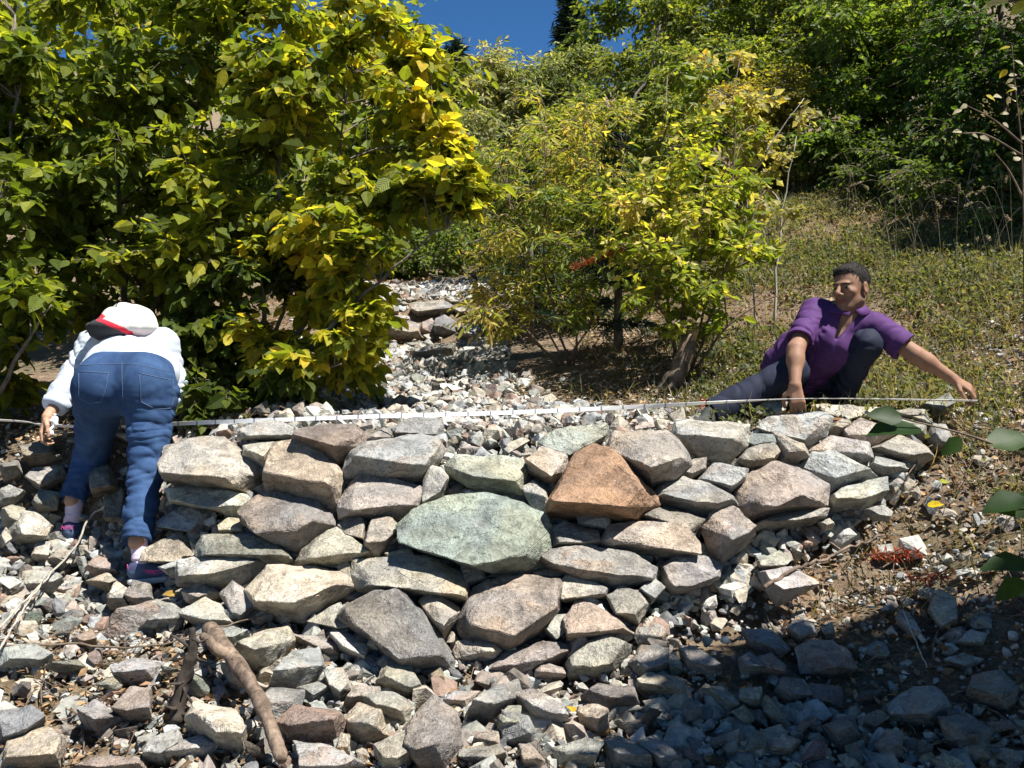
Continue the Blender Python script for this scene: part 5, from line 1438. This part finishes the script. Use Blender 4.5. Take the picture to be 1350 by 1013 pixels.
SHOES = [(A(P(89, 714, 4.18)), np.array((-.02, 1, .02)), lA, lK, 1.0), (A(P(171, 767, 3.84)), np.array((.80, .42, .02)), rA, rK, .98)]
for hl, fd, an, kn, s_ in SHOES:
    fd = norm(fd.astype(float)); d = norm(an - kn); top = hl + fd * .045 * s_ + V3(0, 0, .085)
    sk = sdf_mesh('sock', [caps(an - d * .05, top, .038, .036, .02, wr=(.005, 40, 70))], .0045, 1)
    paint(sk, lambda co, c: c, (.55, .47, .56)); link('sock', sk, M_cloth, pw, False)
def text_mesh(s, size, ext, nm='lettering'):
    cu = bpy.data.curves.new(nm, 'FONT'); cu.body = s; cu.size = size; cu.extrude = ext; cu.align_x = 'CENTER'; cu.align_y = 'CENTER'; cu.shear = .3; cu.offset = size * .012
    o = bpy.data.objects.new(nm, cu); COL.objects.link(o)
    dg = bpy.context.evaluated_depsgraph_get(); me = bpy.data.meshes.new_from_object(o.evaluated_get(dg)); bpy.data.objects.remove(o)
    me.materials.clear()
    return me
def sneaker(heel, d, up, s=1.0):
    d0 = norm(np.array(d, float)); pr, R = shoe_prims(heel, d, up, s)
    sm = sdf_mesh('shoe', pr, .0045, 1); upv = R[:, 2]; sdv = R[:, 0]; heel = np.array(heel, float)
    def sp(co, c):
        q = (co - heel) @ R
        c[q[:, 1] > .13 * s] = (.13, .19, .29)
        c[(q[:, 1] < .03 * s) & (q[:, 2] > .05 * s)] = (.06, .07, .14)
        return c
    paint(sm, sp, (.08, .115, .20))
    so = link('shoe', sm, M_print, pw, False)
    sl_ = sdf_mesh('sole', [ell(heel + d0 * .055 * s, (.040 * s, .066 * s, .03), .02, R=R), ell(heel + d0 * .155 * s, (.047 * s, .105 * s, .03), .03, R=R), plane(heel + upv * .012, upv), plane(heel - upv * .014, -upv)], .0045, 0)
    link('sole', sl_, M_sole, so, False)
    return so, R, heel
def on_shoe(so, q, R, heel, n):
    """push a flat emblem on to the upper from outside, along -n"""
    bm = bmesh.new(); bm.from_mesh(so.data); T = BVHTree.FromBMesh(bm); bm.free()
    out = []
    for p in q:
        w = heel + R @ np.array(p)
        h, nn, _, _ = T.ray_cast(Vector(w + n * .15), Vector(-n))
        out.append(np.array((h + Vector(n) * .0015)[:]) if h is not None else w)
    return out
def emblem(so, R, heel, s, side):
    """pink tick-shaped stripe on the side of the upper"""
    n = R[:, 0] * side
    sh = [(.05, .055), (.07, .035), (.10, .026), (.14, .034), (.185, .060)]
    top = [(.05, .055), (.072, .052), (.10, .046), (.14, .047), (.185, .060)]
    lo_ = on_shoe(so, [(0, a * s, b * s) for a, b in sh], R, heel, n); hi_ = on_shoe(so, [(0, a * s, b * s) for a, b in top], R, heel, n)
    V = lo_ + hi_; k = len(lo_)
    V = V + [v - n * .004 for v in V]
    Q = []
    for i in range(k - 1): Q += [(i, i + 1, k + i + 1, k + i), (2 * k + i, 3 * k + i, 3 * k + i + 1, 2 * k + i + 1), (i, 2 * k + i, 2 * k + i + 1, i + 1), (k + i, k + i + 1, 3 * k + i + 1, 3 * k + i)]
    link('emblem', np_mesh('emblem', V, [Q]), M_pink, so, False)
def heel_text(so, R, heel, s, u=.075):
    me = text_mesh('NIKE', .026 * s, .0008)
    n = -R[:, 1]
    w = on_shoe(so, [(0, .0, u * s)], R, heel, n)[0]
    M = Matrix((( R[0, 0], R[0, 2], n[0], w[0]), (R[1, 0], R[1, 2], n[1], w[1]), (R[2, 0], R[2, 2], n[2], w[2]), (0, 0, 0, 1)))
    me.transform(M); link('lettering', me, M_pink, so, False)
h_ = SHOES[0][0]
so_, R_, hh_ = sneaker(h_, (-.02, 1, .02), (0, 0, 1)); heel_text(so_, R_, hh_, 1.0, .066)
h_ = SHOES[1][0]
so_, R_, hh_ = sneaker(h_, (.80, .42, .02), (0, 0, 1), .98); emblem(so_, R_, hh_, .98, 1); heel_text(so_, R_, hh_, .98, .066)
# ============ tape measure
M_tape = NT('tape_surface')
tcx = M_tape.n('NewGeometry'); spx = M_tape.n('SeparateXYZ'); M_tape.l(tcx.outputs['Position'], spx.inputs[0])
fr = M_tape.math('FRACT', M_tape.math('MULTIPLY', spx.outputs[0], 10.0)); tick = M_tape.math('LESS_THAN', fr, .08)
M_tape.bsdf(M_tape.mix(tick, (.80, .80, .79), (.25, .26, .28)), .35, None, .5)
tp = [(-60, 551, 4.28), (30, 556, 4.27), (62, 561, 4.26), (150, 563, 4.30), (230, 559, 4.25), (330, 555, 4.12), (500, 549, 4.0), (675, 544, 3.96), (850, 536, 4.05), (960, 530, 4.16), (1050, 526, 4.19), (1150, 526, 4.24), (1288, 529, 4.27)]
c = catmull([A(P(*q)) for q in tp], 8)
Vt = []; n = len(c)
for i, p in enumerate(c):
    t = i / (n - 1); tilt = math.radians(20 + 30 * math.sin(t * 9) - 14 * t + (25 if i < 14 else 0) + 42 * max(0, min(1, (t - .6) * 5)))
    w = np.array([0, -math.sin(tilt) * 1.0, math.cos(tilt)]) * .0095
    k_ = np.array([0, math.cos(tilt), math.sin(tilt)]) * .0006
    Vt += [p - w - k_, p + w - k_, p + w + k_, p - w + k_]
Qt = []
for i in range(n - 1):
    for j in range(4): Qt.append((4 * i + j, 4 * i + (j + 1) % 4, 4 * i + 4 + (j + 1) % 4, 4 * i + 4 + j))
Qt += [(0, 1, 2, 3), (4 * n - 1, 4 * n - 2, 4 * n - 3, 4 * n - 4)]
tag(link('measuring_tape', np_mesh('tape', Vt, [Qt]), M_tape.m), 'white measuring tape stretched along the top of the near wall', 'measuring tape')
# crumpled white paper in the stooping person's hand
pp = sdf_mesh('paper', [ell(A(P(72, 556, 4.24)), (.022, .014, .034), .01, wr=(.006, 60, 4)), ell(A(P(66, 570, 4.23)), (.014, .010, .024), .01, wr=(.005, 70, 6))], .004, 0)
tag(link('paper_tissue', pp, simple_mat('paper_white', (.72, .72, .72), .8)), 'crumpled white tissue held in the hand of the stooping person', 'tissue')
# ------------------------------------------------------------------ ground cover
def inview(x, y, z, m=60):
    u = 675 + x / y * FPX; v = 506.5 - (z - CZ) / y * FPX
    return (u > -m) & (u < 1350 + m) & (v < 1013 + m) & (v > -m)
def weedy(x, y):
    """how green the ground cover is"""
    p = np.stack([x, y, 0 * x], 1)
    b = fbm(p * 1.1, 2, 77)
    right = np.clip((x - (0.62 + 0.30 * np.clip(y - 4.4, 0, 1.6))) / .4, 0, 1) * (y > 4.25 - .25 * np.clip(x - 1.7, 0, 2))
    low = ((x > 2.05) & (y > 3.5)) * 1.0
    return np.clip(np.maximum(right, low) * np.clip(.62 + 1.7 * b, .05, 1), 0, 1)
def litter(x, y):
    right = ((x > .5) & (y > 4.1)) * .9 + ((x > 1.0) & (y > 2.3) & (y <= 4.3) & (x > 1.0 + (3.2 - y) * .5)) * 1.0
    left = ((x < -.75) & (y < 3.5)) * .85 + ((x < -1.0) & (y > 4.2)) * .9
    mid = ((x > -.35) & (x <= .9) & (y > 4.15) & (y < 5.6) & (x > .75 - .55 * (y - 4.1))) * .9
    fore = (y < 3.4) * .16
    return np.clip(right + left + mid + fore, 0, 1)
# low leafy weeds
x = RNG.uniform(-.5, 7.5, 15000); y = 3.4 + RNG.uniform(0, 1, 15000) ** 1.2 * 9
k = RNG.uniform(0, 1, len(x)) < weedy(x, y); x, y = x[k], y[k]; z = G(x, y); k = inview(x, y, z); x, y, z = x[k], y[k], z[k]
m = 22; n = len(x)
hgt = RNG.uniform(.03, .15, n)
pos = np.stack([x, y, z], 1)[:, None] + RNG.normal(0, 1, (n, m, 3)) * np.array([.035, .035, 0]) + np.stack([0 * hgt, 0 * hgt, hgt], 1)[:, None] * RNG.uniform(0, 1, (n, m, 1))
pos = pos.reshape(-1, 3); N = len(pos)
col = pal_cols(N, pos, [(.075, .10, .045), (.11, .135, .06), (.16, .175, .085), (.21, .205, .125), (.19, .155, .10)], .9, 90)
wd = leaf_mesh('ground_weeds', pos, rdir(N, .5), np.array([0, 0, 1.]) + RNG.normal(0, .6, (N, 3)), RNG.uniform(.014, .034, N) * (1 + .08 * np.repeat(y, m)), col, 'S')
tag(link('weeds', wd, M_leaf), 'low grey-green weeds covering the bank behind the crouching person', kind='stuff')
# grass blades, green and dry
x = RNG.uniform(-.5, 8.5, 90000); y = 3.3 + RNG.uniform(0, 1, 90000) ** 1.2 * 10.5
k = RNG.uniform(0, 1, len(x)) < (weedy(x, y) * .7 + litter(x, y) * .18); x, y = x[k], y[k]; z = G(x, y); k = inview(x, y, z); x, y, z = x[k], y[k], z[k]
n = len(x); pos = np.stack([x, y, z], 1)
dd = rdir(n) * .75 + np.array([0, 0, 1.1]); L = RNG.uniform(.05, .20, n)
col = pal_cols(n, pos, [(.10, .12, .05), (.18, .17, .08), (.30, .25, .15), (.38, .31, .20)], .8, 91)
gr = leaf_mesh('grass_blades', pos, dd, rdir(n), L, col, 'G', width=RNG.uniform(.003, .006, n) * (1 + .05 * y))
tag(link('grass', gr, M_leaf), 'thin green and straw-coloured grass on the bank', kind='stuff')
# dry leaf litter
x = RNG.uniform(-3.2, 6, 75000); y = 2.0 + RNG.uniform(0, 1, 75000) ** 1.3 * 9
k = RNG.uniform(0, 1, len(x)) < litter(x, y); x, y = x[k], y[k]; z = G(x, y); k = inview(x, y, z); x, y, z = x[k], y[k], z[k]
n = len(x); pos = np.stack([x, y, z + RNG.uniform(.01, .05, n)], 1)
col = pal_cols(n, pos, [(.10, .06, .035), (.20, .12, .065), (.32, .20, .11), (.42, .30, .18), (.40, .36, .28)], 1.5, 92, .3)
lt = leaf_mesh('dead_leaves', pos, rdir(n) * np.array([1, 1, .4]), np.array([0, 0, 1.]) + RNG.normal(0, .6, (n, 3)), RNG.uniform(.012, .05, n), col, 'S')
tag(link('leaf_litter', lt, M_litter), 'brown dead leaves and bits lying on the bare earth', kind='stuff')
# roots and dead twigs lying about
tw = Bag()
for k in range(900):
    while True:
        xx = random.uniform(-2.6, 3.2); yy = random.uniform(2.3, 6.2)
        if random.random() < float(litter(np.array([xx]), np.array([yy]))[0]) * (1.0 if xx > 1 or xx < -1 else .6): break
    a = random.uniform(0, 6.28); L = random.uniform(.05, .30)
    ps = []
    for t in np.linspace(0, 1, 5):
        qx = xx + math.cos(a) * L * t + random.gauss(0, L * .05); qy = yy + math.sin(a) * L * t + random.gauss(0, L * .05)
        ps.append((qx, qy, float(G(qx, qy)[0]) + .03 + random.uniform(-.01, .03)))
    tw.tube(catmull(ps, 2), np.linspace(random.uniform(.0015, .004), .001, 9), 4, .1, cap=False)
tag(link('twig_litter', tw.mesh('twigs'), M_twig), 'dead twigs and fine roots scattered over the earth slope', kind='stuff')

# ------------------------------------------------------------------ countable small things
def onS(px, py, up=0.0):
    Y = hit(px, py + 1) or 4.0
    p = P(px, py, Y); p.z += up; return p
def stick(name, pts, r0, r1, mat, label, cat, group=None, rough=.12, n=7, up=.03, side=()):
    b = Bag(); c = catmull([onS(a, d, up)[:] for a, d in pts], 6); c[1:-1] += RNG.normal(0, r0 * .5, (len(c) - 2, 3))
    b.tube(c, np.linspace(r0, r1, len(c)), n, rough)
    for i, off in side:
        q = c[int(i * (len(c) - 1))]; e = q + np.array(off); b.tube(catmull([q, (q + e) / 2 + RNG.normal(0, .01, 3), e], 3), np.linspace(r0 * .6, r1 * .4, 7 if False else len(catmull([q, (q + e) / 2, e], 3))), 5, rough)
    o = link(name, b.mesh(name), mat); tag(o, label, cat, group); return o
# weathered log with a broken fork
b = Bag()
lp = [onS(276, 866, .10), onS(300, 905, .12), onS(335, 955, .11), onS(352, 985, .09), onS(372, 1030, .06)]
c = catmull([q[:] for q in lp], 8); rr = .029 + .0025 * np.sin(np.arange(len(c)) * .7) + .001 * RNG.normal(0, 1, len(c)) - .0003 * np.arange(len(c))
rr[-1] *= .8; b.tube(c, rr, 16, .07)
q = c[9]
b.tube(catmull([q, q + np.array([-.04, -.01, .02]), q + np.array([-.075, .0, .05]), q + np.array([-.10, .01, .06])], 4), np.linspace(.022, .013, 13), 10, .2)
tag(link('fallen_log', b.mesh('fallen_log'), M_log), 'weathered brown forked log lying in the rubble under the wall', 'log')
b = Bag(); q = onS(232, 945, .0)
c = catmull([(q + Vector((0, 0, -.02)))[:], (q + Vector((.01, .03, .09)))[:], (q + Vector((.035, .05, .19)))[:], (q + Vector((.03, .06, .27)))[:]], 7)
b.tube(c, np.linspace(.028, .009, len(c)) * (1 + .10 * RNG.normal(0, 1, len(c)).clip(-1, 1)), 12, .28)
for s in range(9):
    i = RNG.integers(2, len(c) - 2); e = c[i] + RNG.normal(0, .05, 3) * np.array([1, .6, .7]); b.tube([c[i], (c[i] + e) / 2 + RNG.normal(0, .008, 3), e], [.010, .006, .002], 5, .3)
tag(link('charred_snag', b.mesh('charred_snag'), bark_material('charred_wood', (.014, .012, .010), (.07, .055, .045), 30)), 'dark splintered root snag standing beside the log', 'snag')
stick('pale_twig', [(140, 684), (118, 700), (97, 742), (52, 792), (0, 850)], .0055, .004, M_palebark, 'pale bare twig slanting below the dark blue sneakers', 'twig', up=.06, side=((.1, (.06, .0, -.02)), (.6, (-.06, .0, .03))))
stick('long_root', [(-20, 872), (90, 868), (180, 872), (235, 862), (300, 842), (352, 826), (398, 800)], .005, .002, M_twig, 'long thin brown root running level across the lower left stones', 'root', up=.05)
stick('pale_twig', [(-10, 905), (15, 860), (42, 815), (66, 775)], .004, .003, M_palebark, 'thin pale twig crossing the long root near the frame edge', 'twig', up=.08)
stick('long_stick', [(1008, 806), (1045, 782), (1082, 768), (1120, 752), (1166, 735)], .0085, .005, M_log, 'long bare grey-brown stick pointing up the slope from the pale slab', 'stick', up=.09, side=((.35, (.05, -.02, .0)), (.7, (-.04, .03, .03))))
stick('thin_branch', [(1275, 630), (1255, 600), (1225, 600), (1195, 640)], .004, .002, M_twig, 'thin curled branch at the end of the near wall', 'twig', up=.04)
stick('thin_branch', [(1190, 822), (1205, 860), (1222, 900)], .004, .002, M_palebark, 'short pale twig in the shade below the earth slope', 'twig', up=.05)
# broken stump leaning behind the yellow shrub
b = Bag(); q = gp(876, 498, 5.35)
tp_ = q + Vector((.17, .05, .36)); c = catmull([q[:], (q.lerp(tp_, .5) + Vector((.02, 0, .01)))[:], tp_[:]], 6)
b.tube(c, np.linspace(.062, .050, len(c)), 12, .12)
st = empty('broken_stump', q); tag(st, 'snapped leaning stump with a pale splintered top under the yellow shrub', 'stump')
link('trunk', b.mesh('trunk'), M_log, st)
b = Bag()
for k in range(16):
    e = RNG.normal(0, .022, 3); a0 = np.array(tp_[:]) + e * np.array([1, 1, .3]); b.tube([a0 - np.array([.01, 0, .03]), a0 + np.array([.012, 0, .03]), a0 + np.array([.02, .0, RNG.uniform(.04, .09)])], [.012, .009, .002], 5, .2)
link('splinters', b.mesh('splinters'), bark_material('fresh_wood', (.30, .19, .10), (.55, .40, .25), 60), st)
# single fallen leaves
def fallen(px, py, size, col, label, up=.05, kind='B'):
    p = onS(px, py, up); d = rdir(1) * np.array([1, .6, .1]); me = leaf_mesh('fallen_leaf', np.array([p[:]]), d, np.array([[RNG.normal(0, .3), -.7, 1.]]), np.array([size]), np.array([col]), kind)
    o = link('fallen_leaf', me, M_leafbig); md = o.modifiers.new('thick', 'SOLIDIFY'); md.thickness = .0006
    tag(o, label, 'leaf')
fallen(1222, 682, .065, (.62, .52, .03), 'bright yellow fallen leaf on the earth right of the wall')
fallen(1238, 650, .05, (.38, .40, .08), 'pale green fallen leaf lying above the bright yellow one')
fallen(752, 952, .055, (.62, .46, .05), 'yellow fallen leaf on the shaded rubble at the bottom')
fallen(486, 856, .035, (.60, .50, .04), 'small yellow leaf on the stones beside the slate boulder')
fallen(1080, 784, .07, (.45, .30, .12), 'curled tan leaf beside the long stick')
fallen(232, 800, .05, (.45, .33, .08), 'dry yellowish leaf next to the heel of the nearer sneaker')
fallen(1110, 566, .05, (.35, .20, .10), 'brown fallen leaf tucked behind the coping stones')
# dry red fir sprigs
def sprig(px, py, L, col, label, up=.05, n=60, Y=None, drop=0):
    p = onS(px, py, up) if Y is None else P(px, py, Y); a = random.uniform(-.4, .4); d = np.array([math.cos(a), math.sin(a) * .5, -drop])
    t = RNG.uniform(0, 1, n); pos = np.array(p[:]) + d * L * (t[:, None] - .5) + RNG.normal(0, .006, (n, 3))
    b = Bag(); b.tube([np.array(p[:]) - d * L / 2, np.array(p[:]) + np.array([0, 0, .01]), np.array(p[:]) + d * L / 2], [.004, .003, .001], 5, .1)
    o = empty('dry_fir_sprig', p); tag(o, label, 'fir sprig')
    link('stem', b.mesh('stem'), M_twig, o)
    link('needles', leaf_mesh('needles', pos, d * .5 + rdir(n) * .8, rdir(n, 1), RNG.uniform(.02, .05, n), np.array(col) * RNG.uniform(.6, 1.3, (n, 1)), 'S', width=np.full(n, .012)), M_litter, o)
sprig(1178, 748, .22, (.34, .07, .03), 'rust-red dry fir sprig on the earth past the stick', n=130)
sprig(1220, 778, .16, (.28, .07, .04), 'smaller red-brown fir sprig at the edge of the shade', n=80)
sprig(785, 342, .34, (.38, .09, .03), 'dead rust-coloured fir branch caught between the yellow shrubs', Y=5.7, drop=-.35, n=200)
sprig(930, 546, .10, (.50, .03, .04), 'tiny bright red sprig by the dark shoe', n=24)

# tall dry grass stalks on the bank
first = None
for k in range(46):
    px = random.uniform(1085, 1340); py = random.uniform(300, 400) if px > 1140 else random.uniform(270, 340)
    p = onS(px, py); h = random.uniform(.35, .75); ln = random.gauss(-.15, .22)
    b = Bag(); c = catmull([p[:], (p + Vector((ln * h * .3, 0, h * .6)))[:], (p + Vector((ln * h, -.03, h)))[:], (p + Vector((ln * h * 1.7, -.03, h * .93)))[:]], 4)
    b.tube(c, np.linspace(.0018, .001, len(c)), 4, cap=False)
    o = empty('grass_stalk', p); tag(o, 'tall bent straw-coloured grass stalk on the shaded upper bank', 'grass stalk', 'dry grass stalks on the upper bank')
    link('stem', b.mesh('stem'), M_straw if first else (globals().setdefault('M_straw', bark_material('straw', (.20, .165, .10), (.36, .30, .2), 50))), o); first = True
    m = 26; t = RNG.uniform(.84, 1, m) * (len(c) - 1); i = np.minimum(t.astype(int), len(c) - 2); q = c[i] + (c[i + 1] - c[i]) * (t - i)[:, None]
    link('seed_head', leaf_mesh('seed_head', q, rdir(m) * .4 + np.array([-.3, 0, .2]), rdir(m), np.full(m, .02), np.tile([.30, .25, .17], (m, 1)), 'S'), M_litter, o)

# sapling outside the frame on the near right: its lowest twigs hang into view
def sprigs(name, base, stems, leaves, label, cat, mat, leafmat, r=.004, group=None, kind='B'):
    rt = empty(name, base); tag(rt, label, cat, group); b = Bag()
    for st in stems:
        c = catmull([q[:] for q in st], 6); b.tube(c, np.linspace(r, r * .35, len(c)), 6, .08)
    link('stem', b.mesh('stem'), mat, rt)
    pos = np.array([l[0][:] for l in leaves]); d = np.array([l[1] for l in leaves], float); s = np.array([l[2] for l in leaves]); c = np.array([l[3] for l in leaves])
    up = np.array([l[4] for l in leaves], float)
    lo_ = link('leaves', leaf_mesh('leaves', pos, d, up, s, c, kind), leafmat, rt)
    lo_.data.polygons.foreach_set('use_smooth', [True] * len(lo_.data.polygons))
Yn = 1.35
gb = Vector((1.15, 1.5, float(G(1.15, 1.5)[0])))
gl = (.025, .06, .012); gy = (.04, .085, .016)
sprigs('near_sapling', gb, [[gb, P(1560, 760, 1.45), P(1420, 640, Yn), P(1300, 582, Yn), P(1190, 552, Yn)], [P(1560, 760, 1.45), P(1450, 690, 1.3), P(1350, 655, 1.3)], [P(1560, 800, 1.45), P(1440, 770, 1.3), P(1350, 765, 1.3)]],
       [(P(1190, 552, Yn), (-1, 0, .15), .055, gl, (.1, -.9, .6)), (P(1215, 566, Yn), (-1, -.1, -.02), .088, gl, (0, -.45, 1)), (P(1268, 578, Yn), (-.6, 0, -.5), .04, gy, (.3, -.8, .5)), (P(1300, 585, Yn), (.8, 0, .1), .075, gy, (0, -.7, .7)),
        (P(1335, 590, Yn), (1, 0, .15), .07, gy, (0, -.6, .8)), (P(1350, 655, 1.3), (-.75, 0, -.25), .065, gl, (0, -.6, .8)), (P(1380, 665, 1.3), (-.7, .1, -.1), .07, gy, (0, -.8, .5)), (P(1365, 745, 1.3), (-1, -.1, .02), .085, gl, (0, -.4, 1)),
        (P(1350, 765, 1.3), (-.6, 0, -.4), .05, gy, (0, -.7, .6)), (P(1420, 640, Yn), (.3, 0, 1), .08, gl, (0, -.9, .2)), (P(1440, 770, 1.3), (0, 0, 1), .08, gl, (.3, -.9, .2))],
       'dark green serrated leaves on a thin twig reaching in from the near right edge', 'sapling', M_twig, M_leaf, .0035)
# top corner twig and the pale-leaved sapling on the right edge
pl = (.50, .47, .36); yl = (.50, .42, .05)
bs = gp(1352, 470, 3.9)
lv = []
for px, py, sx in [(1332, 62, -1), (1338, 80, 1), (1328, 92, -1), (1330, 100, 1), (1336, 104, -1), (1328, 112, 1), (1340, 118, -1), (1320, 128, -1), (1335, 132, 1), (1275, 138, -1), (1268, 145, -1), (1300, 126, 1), (1330, 150, -1), (1322, 162, 1), (1340, 204, -1), (1336, 212, 1), (1345, 182, 1), (1268, 174, -1), (1282, 176, 1), (1292, 180, 1)]:
    lv.append((P(px, py, 3.9 + random.uniform(-.05, .05)), (sx * .7, RNG.normal(0, .3), -.25 + RNG.normal(0, .3)), random.uniform(.030, .05), pl if random.random() < .75 else yl, (RNG.normal(0, .5), -.8, .6)))
sprigs('pale_sapling', bs, [[bs, P(1350, 330, 3.9), P(1347, 200, 3.9), P(1338, 110, 3.9), P(1334, 60, 3.9)], [P(1348, 190, 3.9), P(1310, 158, 3.9), P(1276, 140, 3.85)], [P(1348, 205, 3.9), P(1300, 178, 3.85), P(1268, 176, 3.8)], [P(1348, 260, 3.9), P(1330, 225, 3.9), P(1310, 200, 3.85)]],
       lv, 'thin pale stem with round whitish leaves at the upper right edge', 'sapling', M_twig, M_leafbig, .005)
bt = Vector((1.9, 2.3, float(G(1.9, 2.3)[0])))
sprigs('corner_twig', bt, [[bt, P(1640, 300, 2.3), P(1480, -20, 2.2), P(1400, -10, 2.2), P(1330, 2, 2.2)]],
       [(P(1340, 2, 2.2), (-1, 0, -.1), .085, (.42, .42, .24), (0, -.6, .8)), (P(1370, 0, 2.2), (-.8, 0, -.35), .08, (.36, .40, .10), (0, -.8, .6)), (P(1350, -4, 2.2), (.5, 0, -.5), .08, (.3, .34, .08), (0, -.8, .5)), (P(1480, -20, 2.2), (0, 0, 1), .08, gl, (0, -1, 0))],
       'long pale leaf blades hanging into the top right corner', 'sapling', M_twig, M_leafbig, .009)
